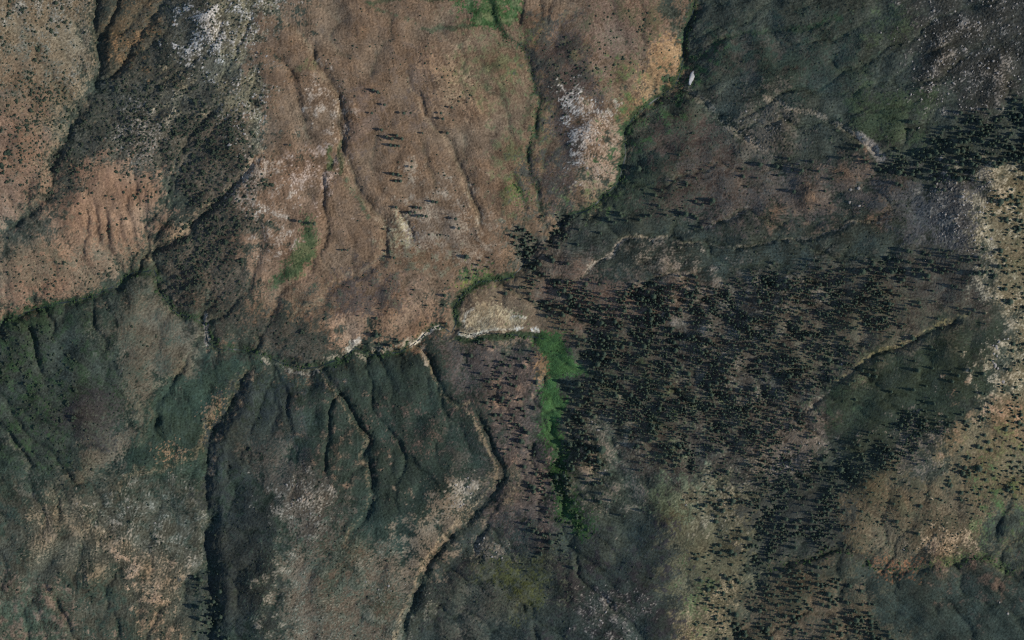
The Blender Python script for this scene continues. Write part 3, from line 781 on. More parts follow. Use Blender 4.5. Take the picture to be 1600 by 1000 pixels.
TX, TY = np.meshgrid(AX, AY)
MXg, MYg = mirror(TX, GX[0], GX[-1]), mirror(TY, GY[0], GY[-1])
tz = sample(HT, MXg, MYg)
kk = 1 - tz / CAM_H
TV = np.stack([(TX - 800) * kk, (500 - TY) * kk, tz], -1).reshape(-1, 3)
TC = np.stack([sample(CC[..., c], MXg, MYg) for c in range(3)] + [np.ones_like(tz)], -1).reshape(-1, 4)
ny, nx = TX.shape
idx = np.arange(nx * ny).reshape(ny, nx)
quads = np.stack([idx[1:, :-1], idx[1:, 1:], idx[:-1, 1:], idx[:-1, :-1]], -1).reshape(-1, 4)
tm = mesh_from('terrain', TV, quads, M_GROUND, True)
ca = tm.attributes.new('ground_cover', 'FLOAT_COLOR', 'POINT')
ca.data.foreach_set('color', TC.astype(np.float32).ravel())
terrain = obj('terrain', tm)
tag(terrain, 'steep mountain canyon ground of brown soil, sagebrush and pale rock', 'terrain', kind='structure')

# creek water: a narrow sheet along the valley bottom
def water(name, pts, w, label):
    P = []
    for (ax, ay), (bx, by) in zip(pts[:-1], pts[1:]):
        n = max(2, int(math.hypot(bx - ax, by - ay) / 4))
        for k in range(n):
            P.append((ax + (bx - ax) * k / n, ay + (by - ay) * k / n))
    P.append(pts[-1]); P = np.array(P)
    # let the stream wander to the lowest ground close by
    T = np.gradient(P, axis=0); T /= np.linalg.norm(T, axis=1)[:, None] + 1e-6
    Nn = np.stack([-T[:, 1], T[:, 0]], 1)
    offs = np.linspace(-8, 8, 17)
    hs = np.stack([sample(blur_h, P[:, 0] + o * Nn[:, 0], P[:, 1] + o * Nn[:, 1]) for o in offs], 1) + .02 * offs[None] ** 2
    off = offs[hs.argmin(1)]
    off = np.convolve(np.pad(off, 3, mode='edge'), np.ones(7) / 7, 'valid')
    P = P + off[:, None] * Nn
    ww = w * (1 + .35 * np.sin(np.arange(len(P)) * .7) + .2 * np.sin(np.arange(len(P)) * 1.9))
    V = []
    for sgn in (-.5, 0, .5):
        q = P + sgn * ww[:, None] * Nn
        x, y, z = ground(q[:, 0], q[:, 1])
        V.append(np.stack([x, y, z + .12], 1))
    n = len(P); V = np.concatenate(V)
    a = np.arange(n - 1)
    F = np.concatenate([np.stack([a + r * n, a + 1 + r * n, a + 1 + (r + 1) * n, a + (r + 1) * n], 1) for r in (0, 1)])
    return tag(obj(name, mesh_from(name, V, F, M_WATER, True)), label, 'creek', kind='structure')


blur_h = blur(HT, 2.5)
water('creek', CREEK, 1.8, 'narrow dark creek winding along the valley floor past the white bank')
water('creek', [(850, 528), (832, 524), (800, 521), (770, 525), (740, 530), (714, 526), (706, 521)], 1.5, 'narrow brook running along the foot of the white bank')

# ------------------------------------------------------------------ plant and rock shapes (unit size; scaled per plant)
def conifer_crown(seed, tiers, n, base):
    """drooping branch whorls round a leader; height 1, crown from base up, radius 1 at its widest"""
    r = np.random.default_rng(seed); V = []; F = []
    for t in range(tiers):
        f = t / tiers
        zt = base + (1 - base) * (f + (1.25 if t < tiers - 1 else 1.0) / tiers); zt = min(zt, 1.0)
        zb = base + (1 - base) * f
        rad = (1 - f) ** .62 * (.8 if t == 0 and tiers > 3 else 1.0) + .08
        a0 = r.uniform(0, 6.28); k0 = len(V)
        V.append((r.normal(0, .03), r.normal(0, .03), zt))
        for k in range(2 * n):
            a = a0 + math.pi * k / n + r.normal(0, .09)
            q = rad * (r.uniform(.82, 1.15) if k % 2 == 0 else r.uniform(.45, .68))
            V.append((q * math.cos(a), q * math.sin(a), zb + r.normal(0, .012) + (0 if k % 2 == 0 else .05)))
        for k in range(2 * n):
            F.append((k0, k0 + 1 + k, k0 + 1 + (k + 1) % (2 * n)))
    return np.array(V), np.array(F)


def tapered(r0, r1, z0, z1, n, lean=(0, 0)):
    V = []; F = []
    for k in range(n):
        a = 2 * math.pi * k / n
        V.append((r0 * math.cos(a), r0 * math.sin(a), z0))
    for k in range(n):
        a = 2 * math.pi * k / n
        V.append((r1 * math.cos(a) + lean[0], r1 * math.sin(a) + lean[1], z1))
    for k in range(n):
        j = (k + 1) % n
        F += [(k, j, n + j), (k, n + j, n + k)]
    return np.array(V), np.array(F)


def icosphere(sub):
    t = (1 + 5 ** .5) / 2
    V = [(-1, t, 0), (1, t, 0), (-1, -t, 0), (1, -t, 0), (0, -1, t), (0, 1, t), (0, -1, -t), (0, 1, -t), (t, 0, -1), (t, 0, 1), (-t, 0, -1), (-t, 0, 1)]
    F = [(0, 11, 5), (0, 5, 1), (0, 1, 7), (0, 7, 10), (0, 10, 11), (1, 5, 9), (5, 11, 4), (11, 10, 2), (10, 7, 6), (7, 1, 8), (3, 9, 4), (3, 4, 2), (3, 2, 6), (3, 6, 8), (3, 8, 9), (4, 9, 5), (2, 4, 11), (6, 2, 10), (8, 6, 7), (9, 8, 1)]
    V = [np.array(v) / np.linalg.norm(v) for v in V]
    for _ in range(sub):
        c = {}; G = []
        def mid(a, b):
            k = (min(a, b), max(a, b))
            if k not in c:
                m = V[a] + V[b]; V.append(m / np.linalg.norm(m)); c[k] = len(V) - 1
            return c[k]
        for a, b, d in F:
            x, y, z = mid(a, b), mid(b, d), mid(d, a)
            G += [(a, x, z), (b, y, x), (d, z, y), (x, y, z)]
        F = G
    return np.array(V), np.array(F)


ICO0, ICO1 = icosphere(0), icosphere(1)


def shrub_shape(seed, detail):
    """lumpy, ragged leaf mass of several stems"""
    r = np.random.default_rng(seed); V = []; F = []; n0 = 0
    for k in range(4 if detail else 1):
        v, f = (ICO1 if detail and k == 0 else ICO0)
        v = v * r.uniform(.62, 1.12, (len(v), 1)) * (r.uniform(.45, .75) if detail else .95)
        v = v * np.array([1, r.uniform(.8, 1), .75]) + np.array([r.normal(0, .36), r.normal(0, .36), r.uniform(.28, .5)]) * (1 if detail else (.3, .3, 1))
        V.append(v); F.append(f + n0); n0 += len(v)
    V = np.concatenate(V); V[:, 2] = np.maximum(V[:, 2], -.1)
    return V, np.concatenate(F)


def boulder_shape(seed, detail):
    r = np.random.default_rng(seed)
    v, f = ICO1 if detail else ICO0
    v = v.copy()
    for _ in range(7):                                      # split faces
        n = r.normal(size=3); n /= np.linalg.norm(n); d = r.uniform(.45, .8)
        k = v @ n; v -= np.maximum(k - d, 0)[:, None] * n
    v = v * np.array([r.uniform(.9, 1.3), r.uniform(.7, 1.05), r.uniform(.6, .95)]) + r.normal(0, .035, v.shape)
    v[:, 2] += .25
    return v, f


def snag_shape(seed):
    r = np.random.default_rng(seed)
    V, F = tapered(.030, .010, -.03, 1.0, 5, (r.normal(0, .03), r.normal(0, .03)))
    Vs, Fs, n0 = [V], [F], len(V)
    for k in range(6):
        z = r.uniform(.35, .92); a = r.uniform(0, 6.28); L = r.uniform(.06, .17) * (1.2 - z)
        c, s_ = math.cos(a), math.sin(a)
        b = np.array([(0, 0, z - .012), (-s_ * .012, c * .012, z + .012), (s_ * .012, -c * .012, z + .012), (c * L, s_ * L, z + r.uniform(-.02, .06))])
        Vs.append(b); Fs.append(np.array([(0, 1, 3), (1, 2, 3), (2, 0, 3)]) + n0); n0 += 4
    return np.concatenate(Vs), np.concatenate(Fs)


# ------------------------------------------------------------------ where things stand
class Spot:
    __slots__ = ('x', 'y', 'size', 'rad', 'zone', 'hand', 'bare')

    def __init__(s, x, y, size, rad, zone, hand=False, bare=.12):
        s.x, s.y, s.size, s.rad, s.zone, s.hand, s.bare = x, y, size, rad, zone, hand, bare


def scatter(poly, spacing, keep=1.0, clump=.0, seed=1, field=None, warp=6, edge=0):
    """jittered, clumpy positions inside an area"""
    r = np.random.default_rng(seed)
    xs = [p[0] for p in poly]; ys = [p[1] for p in poly]
    x0, x1, y0, y1 = max(min(xs) - 15, -40), min(max(xs) + 15, 1640), max(min(ys) - 15, -40), min(max(ys) + 15, 1040)
    ax = np.arange(x0, x1, spacing); ay = np.arange(y0, y1, spacing * .87)
    px, py = np.meshgrid(ax, ay); px = px + (np.arange(len(ay)) % 2)[:, None] * spacing / 2
    px = (px + r.uniform(-.48, .48, px.shape) * spacing).ravel(); py = (py + r.uniform(-.48, .48, py.shape) * spacing).ravel()
    wx = sample(N_WX, px, py) * warp; wy = sample(N_WY, px, py) * warp
    d = sdist(poly, px + wx, py + wy) + r.normal(0, 3, px.shape)
    p = np.full(px.shape, keep)
    if clump:
        n = sample(N_B if field is None else field, px, py)
        p = p * np.clip(1 + clump * n, 0, 1.6)
    if edge:
        p = p * sm(d, -edge * .7, edge)
        d = d + edge * .7
    ok = (d > 0) & (r.uniform(size=px.shape) < p)
    return px[ok], py[ok]


trees, shrubs, willows, boulders, snags = [], [], [], [], []
N_CL = spectral(41, 10, 120, 2.0)


def add_trees(zone, poly, spacing, keep, clump, h, bare=.12, seed=1, slim=.19):
    r = np.random.default_rng(seed + 1000)
    px, py = scatter(poly, spacing, keep, clump, seed, N_CL, 10, 22 if spacing < 12 else 0)
    free = sdist(MEADOW, px, py) < -5
    for x, y in zip(px[free], py[free]):
        H = .84 * h * r.lognormal(0, .33)
        trees.append(Spot(x, y, H, max(1.0, H * slim * 1.42 * r.uniform(.8, 1.25)), zone, False, bare))


def add_small(lst, zone, poly, spacing, keep, clump, size, seed=1, spread=.3, field=None):
    r = np.random.default_rng(seed + 2000)
    for x, y in zip(*scatter(poly, spacing, keep, clump, seed, field, 14 if lst is shrubs else 6, 24 if lst is shrubs and spacing < 9 else 0)):
        s_ = size * r.lognormal(0, spread)
        lst.append(Spot(x, y, s_, s_, zone))


add_trees('main', [(815, 372), (868, 350), (896, 362), (860, 400), (862, 432), (920, 450), (1000, 445), (1060, 470), (1000, 560), (905, 585), (893, 530), (836, 480), (822, 430)], 6.2, .85, .6, 9.6, seed=1)
add_trees('main', [(1000, 450), (1100, 440), (1200, 425), (1330, 405), (1420, 430), (1400, 520), (1300, 585), (1240, 610), (1260, 680), (1200, 730), (1060, 730), (1000, 700), (920, 640), (890, 605), (912, 588), (1000, 550)], 5.8, .82, .5, 7.6, seed=2)
add_trees('crestband', [(1340, 400), (1440, 396), (1530, 388), (1560, 420), (1500, 450), (1400, 440), (1340, 425)], 7.5, .6, .4, 11.5, seed=3)
add_trees('main', [(1400, 440), (1540, 440), (1560, 500), (1480, 490), (1400, 500)], 10, .4, .4, 9, seed=4)
add_trees('northeast', [(1360, 250), (1440, 215), (1500, 180), (1570, 165), (1650, 165), (1650, 260), (1560, 262), (1480, 290), (1400, 272), (1340, 268)], 6.6, .85, .7, 10.5, seed=5)
add_trees('northeast', [(1150, 262), (1250, 240), (1350, 235), (1370, 262), (1330, 275), (1260, 312), (1180, 280)], 10, .4, .7, 12.5, seed=6)
add_trees('spur', [(1000, 320), (1040, 280), (1090, 290), (1130, 335), (1080, 372), (1020, 352)], 9, .34, .7, 11, seed=7)
add_trees('spur', [(985, 250), (1180, 240), (1190, 290), (1060, 300)], 13, .25, .6, 10, seed=8)
add_trees('spur', [(880, 345), (930, 330), (985, 320), (990, 340), (930, 372), (900, 376)], 8, .32, .6, 12, seed=9)
add_trees('westmeadow', [(780, 535), (835, 540), (848, 600), (838, 690), (862, 790), (890, 875), (840, 880), (815, 800), (795, 700), (750, 610), (715, 550)], 7, .52, .65, 9, seed=10)
add_trees('meadowedge', [(884, 594), (905, 592), (930, 640), (940, 720), (925, 780), (890, 760), (876, 700), (880, 640)], 7.2, .85, .5, 12.5, seed=11)
add_trees('eastcrest', [(1552, 262), (1650, 245), (1650, 760), (1540, 780), (1440, 752), (1500, 690), (1552, 600), (1594, 520), (1550, 440), (1545, 350)], 7.6, .72, .7, 6.6, seed=12, slim=.26)
add_trees('southridge', [(1080, 745), (1130, 735), (1200, 760), (1240, 840), (1190, 890), (1090, 870), (1130, 830), (1090, 800)], 7.4, .6, .6, 6.6, seed=13, slim=.25)
add_trees('southridge', [(1070, 870), (1190, 880), (1200, 920), (1150, 1000), (1120, 1050), (1060, 1050), (1100, 985), (1090, 920)], 7.4, .6, .6, 6.6, seed=14, slim=.26)
add_trees('southbasin', [(1200, 890), (1290, 880), (1310, 900), (1290, 960), (1380, 960), (1440, 1050), (1110, 1050), (1160, 960)], 7.4, .7, .6, 7.6, seed=15, slim=.24)
add_trees('darkband', [(1310, 700), (1380, 680), (1460, 640), (1510, 655), (1440, 705), (1400, 745), (1340, 750), (1300, 800), (1320, 855), (1180, 875), (1160, 845), (1230, 790), (1270, 740)], 5.9, .85, .7, 7.6, seed=16)
add_trees('darkband', [(1290, 515), (1480, 505), (1540, 520), (1560, 600), (1460, 640), (1380, 620), (1320, 600), (1400, 545)], 13, .26, .7, 11, seed=17)
add_trees('darkband', [(1160, 745), (1280, 690), (1310, 720), (1230, 800), (1160, 830)], 6.2, .6, .6, 6.5, seed=18)
add_trees('sebrown', [(1320, 770), (1420, 748), (1560, 760), (1540, 800), (1350, 830)], 10, .3, .8, 6.5, seed=19, slim=.24)
add_trees('gorge', [(314, 906), (330, 906), (346, 1000), (345, 1040), (322, 1040), (318, 960)], 8, .8, .2, 11, seed=20)
add_trees('creekbend', [(722, 402), (760, 398), (765, 416), (740, 424), (722, 420)], 8, .7, .2, 12, seed=21)
add_trees('creekbend', [(700, 430), (722, 430), (722, 465), (700, 500), (690, 470)], 9, .45, .3, 10, seed=22)
add_trees('creekbend', [(760, 450), (830, 445), (828, 478), (780, 466)], 10, .3, .3, 9, seed=23)
add_trees('creekwest', [(568, 528), (600, 528), (640, 530), (622, 548), (592, 560), (570, 552)], 8, .5, .3, 10, seed=24)
add_trees('creekwest', [(585, 518), (650, 508), (690, 495), (680, 512), (640, 526), (590, 530)], 10, .3, .3, 9, seed=25)
add_trees('lowerbrown', [(530, 455), (620, 442), (700, 450), (690, 490), (600, 500), (540, 500)], 9.5, .33, .4, 4.5, seed=26, slim=.25)
add_trees('southgreen', [(866, 740), (885, 740), (915, 800), (925, 840), (895, 850), (875, 800)], 8.5, .5, .3, 11, seed=27)
add_trees('southfork', [(800, 860), (895, 880), (880, 900), (830, 905)], 12, .3, .4, 9, seed=28)
add_trees('sespur', [(1300, 880), (1380, 960), (1440, 1040), (1380, 1040), (1300, 990)], 9, .5, .4, 10, seed=29, slim=.24)

add_trees('main', [(850, 440), (1000, 445), (1200, 425), (1400, 410), (1400, 520), (1260, 610), (1260, 680), (1200, 735), (1060, 735), (1000, 700), (920, 640), (895, 600), (900, 520)], 5.6, .5, .6, 5, seed=30, slim=.24)
add_trees('darkband', [(1180, 760), (1310, 700), (1460, 640), (1440, 700), (1320, 800), (1310, 860), (1190, 870)], 6.5, .4, .5, 6, seed=31, slim=.24)
for x, y, h, b in [(590, 144, 15, .35), (583, 141, 12, .35), (601, 164, 12, .5), (692, 186, 12, .5), (689, 177, 11, .5), (596, 203, 14, .3),
                   (612, 217, 15, .2), (620, 212, 13, .2), (628, 217, 14, .2), (610, 227, 14, .2), (617, 228, 13, .2), (623, 228, 11, .2), (604, 214, 12, .2),
                   (699, 208, 12, .5), (706, 168, 10, .4), (631, 177, 13, .5), (581, 177, 11, .5), (660, 208, 9, .3),
                   (622, 273, 14, .2), (614, 272, 15, .2), (626, 283, 13, .2), (618, 283, 12, .2), (627, 275, 10, .2), (643, 261, 11, .5),
                   (682, 316, 14, .3), (676, 315, 12, .3), (619, 324, 13, .3), (657, 325, 13, .3), (650, 324, 11, .3), (640, 333, 13, .3), (648, 332, 12, .3),
                   (654, 338, 12, .3), (666, 338, 14, .3), (659, 337, 10, .3), (712, 342, 13, .4), (717, 357, 12, .5), (491, 350, 15, .35), (468, 346, 14, .35),
                   (534, 391, 9, .3), (543, 391, 9, .3), (609, 393, 11, .2), (616, 403, 12, .4), (453, 227, 9, .5), (408, 84, 8, .4), (850, 338, 10, .3),
                   (845, 340, 9, .3), (600, 358, 8, .3), (870, 336, 8, .3), (1015, 800, 13, .3), (960, 783, 12, .3), (975, 806, 11, .3)]:
    trees.append(Spot(x, y, h * 1.05, h * .25, 'slope', True, b))

# shrubs
add_small(shrubs, 'gulch', [(252, 252), (335, 175), (400, 240), (412, 300), (388, 350), (372, 420), (330, 440), (285, 430), (250, 400), (300, 350), (285, 300)], 5.6, 0.72, .35, 2.3, seed=51)
add_small(shrubs, 'gulch', [(250, 395), (300, 430), (380, 430), (372, 490), (330, 500), (275, 478), (245, 430)], 7.5, 0.6, .4, 2.2, seed=52)
add_small(shrubs, 'rockcrest', [(180, 160), (330, 120), (380, 200), (330, 240), (250, 260), (180, 260)], 5.6, 0.6, .5, 1.9, seed=53)
add_small(shrubs, 'northwest', [(-40, -40), (150, -40), (152, 110), (100, 210), (70, 300), (0, 350), (-40, 360)], 5.6, 0.62, 1.1, 1.4, seed=54, spread=.45)
add_small(shrubs, 'northwest', [(20, 130), (140, 150), (110, 210), (50, 230)], 6, 0.6, .5, 1.9, seed=55)
add_small(shrubs, 'gulchnorth', [(160, 130), (240, 130), (230, 200), (130, 300), (80, 330), (75, 300), (110, 210)], 5.8, 0.7, .4, 1.9, seed=56)
add_small(shrubs, 'gulchnorth', [(200, 0), (435, -30), (400, 60), (430, 140), (395, 200), (330, 140), (200, 140)], 6, 0.55, .5, 1.5, seed=57)
add_small(shrubs, 'fluted', [(190, 245), (255, 250), (262, 320), (215, 320), (180, 290)], 9, 0.6, .3, 2.4, seed=58)
add_small(shrubs, 'lowspur', [(0, 395), (160, 380), (240, 380), (190, 435), (100, 465), (0, 490)], 7.5, 0.4, .5, 1.6, seed=59)
add_small(shrubs, 'southwest', [(0, 520), (60, 510), (120, 540), (120, 700), (80, 730), (20, 660), (0, 640)], 9, 0.5, .6, 2.3, seed=60)
add_small(shrubs, 'paleknoll', [(683, 105), (715, 88), (745, 112), (750, 165), (740, 188), (715, 165), (685, 150)], 6.5, .55, .3, 1.3, seed=61)
add_small(shrubs, 'brownslope', [(470, 60), (600, 40), (640, 160), (560, 190), (470, 120)], 10, 0.35, .7, 1.2, seed=62)
add_small(shrubs, 'paleknoll', [(670, 270), (730, 270), (740, 330), (680, 330)], 10, .4, .4, 1.2, seed=63)
add_small(shrubs, 'crestbrush', [(860, 50), (1010, 10), (1000, 100), (930, 150), (860, 260)], 6.5, 0.45, .7, 1.6, seed=64)
add_small(shrubs, 'valleymound', [(400, 505), (480, 495), (520, 540), (470, 560), (420, 550)], 8, 0.5, .5, 1.8, seed=65)
add_small(shrubs, 'southeast', [(1320, 780), (1550, 765), (1560, 850), (1440, 880), (1340, 860)], 6, 0.5, .6, 1.3, seed=66)
add_small(shrubs, 'swpale', [(150, 780), (320, 780), (310, 1000), (200, 1000), (60, 900)], 14, .22, .8, 1.8, seed=67)
BROWNS = [(420, -20), (860, -20), (850, 320), (790, 420), (700, 490), (560, 530), (440, 500), (420, 300)]
add_small(shrubs, 'brownslope', BROWNS, 9, .30, .8, .9, seed=68, spread=.35)
add_small(shrubs, 'swpale', [(-20, 520), (320, 540), (640, 550), (780, 740), (1030, 850), (1030, 1010), (0, 1010)], 7, .28, .9, 1.0, seed=69, spread=.4)
add_small(shrubs, 'southeast', [(1000, 100), (1100, 0), (1420, 0), (1500, 300), (1420, 400), (1100, 420), (980, 300)], 6.5, .3, .9, 1.0, seed=70, spread=.4)
for x, y in [(125, 333), (184, 325), (209, 305), (190, 343), (183, 350), (172, 354), (171, 361), (196, 342), (231, 313), (224, 313), (178, 311), (165, 325), (87, 410), (100, 411), (85, 430),
             (70, 437), (85, 446), (62, 452), (76, 460), (81, 466), (172, 419), (183, 422), (168, 430), (52, 436), (50, 311), (42, 286), (390, 437), (193, 300), (188, 282), (215, 396),
             (50, 370), (14, 372), (195, 455), (170, 484), (97, 490), (135, 493), (207, 510), (244, 525)]:
    shrubs.append(Spot(x, y, random.uniform(2.2, 3.2), 1, 'fluted' if y < 400 else 'lowspur', True))

# willows and aspen thickets along water
add_small(willows, 'meadowfoot', [(855, 700), (874, 700), (890, 760), (918, 800), (930, 835), (905, 850), (880, 805), (864, 750)], 6, .6, .3, 2.4, seed=71)
add_small(willows, 'meadowhead', [(850, 522), (884, 522), (892, 545), (880, 550), (852, 535)], 8, .45, .3, 2.1, seed=72)


def along(lst, zone, pts, every, spread, size, seed, keep=1.0):
    r = np.random.default_rng(seed)
    for (ax, ay), (bx, by) in zip(pts[:-1], pts[1:]):
        n = max(1, int(math.hypot(bx - ax, by - ay) / every))
        for k in range(n):
            if r.uniform() > keep: continue
            t = (k + r.uniform()) / n
            s_ = size * r.lognormal(0, .3)
            lst.append(Spot(ax + (bx - ax) * t + r.normal(0, spread), ay + (by - ay) * t + r.normal(0, spread), s_, s_, zone))


along(willows, 'lowercreek', CREEK[24:], 2.6, 4.5, 1.8, 73, .55)
along(willows, 'uppercreek', CREEK[:13], 3.0, 4.0, 1.8, 74, .55)
along(willows, 'creekloop', [(800, 431), (778, 436), (748, 442), (726, 458), (713, 480), (716, 503)], 2.6, 3, 2.0, 75, .8)
along(willows, 'bankfoot', [(716, 528), (740, 532), (770, 527), (800, 523), (830, 525)], 3, 3, 1.9, 76, .8)
along(willows, 'brownseep', [(762, 0), (776, 40), (790, 60), (815, 76), (832, 86), (833, 120), (837, 140), (842, 162), (836, 182), (833, 210), (825, 232), (828, 270), (836, 292)], 3.5, 2.5, 1.5, 77, .6)
along(willows, 'secreek', [(1580, 895), (1540, 872), (1470, 882), (1405, 893), (1370, 889), (1345, 876), (1322, 858), (1296, 862), (1262, 876), (1232, 882), (1200, 890)], 3.5, 4, 1.9, 78, .7)
add_small(willows, 'cliff', [(1010, 160), (1050, 140), (1080, 90), (1100, 90), (1065, 150), (1030, 172)], 8, .45, .4, 1.8, seed=79)
add_small(willows, 'mainforest', [(1000, 610), (1060, 620), (1070, 670), (1020, 660)], 9, .4, .4, 2.2, seed=80)
for x, y in [(806, 291), (810, 296), (803, 289), (813, 300)]:
    willows.append(Spot(x, y, 2.6, 2.6, 'seepclump', True))

# boulders
add_small(boulders, 'talus', [(1440, 20), (1500, -30), (1640, -30), (1640, 110), (1530, 165), (1460, 185), (1420, 130)], 6.6, .52, .5, 1.15, seed=81, spread=.38)
add_small(boulders, 'talus', [(1370, 60), (1440, 30), (1450, 130), (1400, 110)], 12, .35, .5, 1.0, seed=82, spread=.4)
add_small(boulders, 'eastrock', [(1450, 285), (1545, 270), (1548, 400), (1500, 400), (1460, 360)], 6.4, .5, .4, 1.15, seed=83, spread=.4)
add_small(boulders, 'eastrock', [(1555, 510), (1590, 520), (1560, 600), (1540, 590)], 6, .4, .4, 1.2, seed=84, spread=.4)
add_small(boulders, 'midwash', [(1160, 165), (1220, 165), (1235, 195), (1200, 235), (1165, 212)], 8, .4, .5, 1.1, seed=85, spread=.4)
add_small(boulders, 'westcrest', [(300, 25), (345, 25), (352, 110), (380, 190), (378, 245), (345, 232), (340, 150), (305, 80)], 7, .5, .5, 1.2, seed=86, spread=.4)
add_small(boulders, 'westcrest', [(395, -20), (450, -20), (425, 60), (420, 230), (405, 310), (392, 290), (395, 150)], 8, .4, .5, 1.1, seed=87, spread=.4)
add_small(boulders, 'southoutcrop', [(700, 775), (725, 744), (755, 747), (745, 772), (715, 792), (702, 800)], 5, .65, .3, 1.3, seed=88, spread=.4)
add_small(boulders, 'roundoutcrop', [(752, 838), (788, 840), (790, 868), (766, 878), (753, 860)], 5.4, .6, .3, 1.2, seed=89, spread=.4)
add_small(boulders, 'creekcrest', [(895, 180), (945, 172), (962, 225), (930, 275), (903, 268)], 8, .4, .5, 1.0, seed=90, spread=.4)
add_small(boulders, 'swrocks', [(420, 765), (470, 762), (540, 850), (500, 868), (450, 830)], 9, .35, .6, 1.0, seed=91, spread=.4)
add_small(boulders, 'swrocks', [(560, 900), (630, 905), (610, 970), (560, 950)], 10, .35, .6, 1.0, seed=92, spread=.4)
add_small(boulders, 'forestrock', [(1190, 690), (1260, 668), (1305, 692), (1255, 728), (1195, 738)], 8, .4, .5, 1.0, seed=93, spread=.4)
for x, y, s_ in [(947, 956, 2.6), (938, 969, 2.4), (941, 973, 2.0), (912, 917, 1.8), (890, 982, 1.8), (973, 982, 1.6), (925, 659, 1.8), (930, 663, 2.0), (935, 672, 2.4), (945, 735, 1.7), (1072, 789, 1.8),
                 (1316, 569, 2.6), (1555, 571, 4.0), (1559, 576, 3.2), (1575, 959, 2.2), (1562, 941, 1.6), (1330, 296, 3.0), (1342, 294, 2.8), (1328, 316, 3.0), (1343, 322, 2.6), (1413, 859, 2.2),
                 (1440, 155, 2.0), (1436, 200, 1.8), (1508, 77, 2.6), (1493, 92, 2.2), (607, 916, 2.2), (448, 757, 2.4), (242, 817, 2.0), (200, 793, 2.2)]:
    boulders.append(Spot(x, y, s_, s_, 'lone', True))

# standing dead trunks
add_small(snags, 'burn', [(540, 440), (720, 380), (740, 430), (690, 500), (560, 520)], 15, .45, .4, 7.5, seed=95, spread=.2)
add_small(snags, 'burn', [(640, 280), (740, 290), (740, 380), (640, 370)], 16, .4, .4, 9, seed=96, spread=.2)
add_small(snags, 'forestsnag', [(860, 400), (1000, 430), (1250, 440), (1250, 680), (1050, 700), (920, 600), (900, 510)], 17, .5, .4, 10, seed=97, spread=.2)
add_small(snags, 'brownsnag', [(440, 60), (700, 40), (800, 240), (780, 330), (560, 260)], 30, .35, .4, 8, seed=98, spread=.2)
for x, y, h in [(702, 368, 14), (690, 366, 12), (652, 471, 10), (568, 338, 12), (580, 177, 12), (690, 165, 11)]:
    snags.append(Spot(x, y, h, h, 'burn', True))

# ------------------------------------------------------------------ labels by stand
TREE_ZONE = {
    'main': ('dark conifer in the dense forest east of the bright green meadow', 'conifers of the dense forest east of the meadow'),
    'crestband': ('dark conifer in the narrow band below the sunlit eastern crest', 'conifers in the band below the eastern crest'),
    'northeast': ('tall dark conifer with long shadow in the grove beneath the boulder field', 'conifers beneath the boulder field'),
    'spur': ('conifer scattered on the shaded spur beside the pale gravel wash', 'conifers on the spur beside the gravel wash'),
    'westmeadow': ('conifer in the open purplish-brown woodland west of the green meadow', 'conifers west of the meadow'),
    'meadowedge': ('conifer shading the narrow lower end of the bright green meadow', 'conifers along the lower meadow edge'),
    'eastcrest': ('round-crowned conifer on the sunlit pale eastern crest', 'conifers on the eastern crest'),
    'southridge': ('small conifer dotted over the pale tan southern ridge', 'conifers on the pale southern ridge'),
    'southbasin': ('conifer in the basin stand between the pale southern ridge and the sage slope', 'conifers of the southern basin'),
    'darkband': ('conifer in the dark woodland behind the eastern crest and above the creek bend', 'conifers of the dark eastern woodland'),
    'sebrown': ('small conifer on the speckled brown slope above the southeastern creek', 'conifers above the southeastern creek'),
    'gorge': ('conifer in the single file along the narrow southwestern gorge', 'conifers along the southwestern gorge'),
    'creekbend': ('conifer beside the creek loop around the white bare bank', 'conifers around the creek loop'),
    'creekwest': ('conifer among creekside thickets below the brown slope, west of the white bank', 'conifers along the lower creek'),
    'lowerbrown': ('very small dark conifer on the lower brown slope above the creek', 'small conifers on the lower brown slope'),
    'southgreen': ('conifer among bright green thickets below the meadow', 'conifers in the green thickets'),
    'southfork': ('conifer near the olive green patch at the foot of the thickets', 'conifers near the olive patch'),
    'sespur': ('conifer at the edge of the smooth dark sage slope in the southeast', 'conifers at the southeastern sage slope'),
    'slope': ('lone conifer with bare lower trunk casting its shadow on open ground', 'lone conifers on open ground'),
}
HAND_TREE = [
    (lambda x, y: 600 <= x <= 632 and 208 <= y <= 232, 'conifer in the tight upper clump on the brown slope', 'upper clump on the brown slope'),
    (lambda x, y: 610 <= x <= 630 and 268 <= y <= 288, 'conifer in the tight lower clump on the brown slope, south of the other', 'lower clump on the brown slope'),
    (lambda x, y: 635 <= x <= 670 and 320 <= y <= 342, 'conifer in the loose cluster above the grey rock notch', 'cluster above the rock notch'),
    (lambda x, y: 460 <= x <= 495 and 340 <= y <= 355, 'conifer throwing its shadow across the tip of the green seep', 'pair at the tip of the green seep'),
    (lambda x, y: 580 <= x <= 592 and 138 <= y <= 146, 'conifer of the leaning pair high on the brown slope', 'pair high on the brown slope'),
    (lambda x, y: 685 <= x <= 710 and 160 <= y <= 212, 'lone conifer below the pale shrub-dotted knoll', 'lone conifers below the pale knoll'),
    (lambda x, y: 670 <= x <= 685 and 312 <= y <= 320, 'conifer of the close pair between brown gullies', 'close pair between the gullies'),
    (lambda x, y: x > 840 and y > 700, 'lone conifer on the shaded green slope south of the forest', 'lone conifers south of the forest'),
]
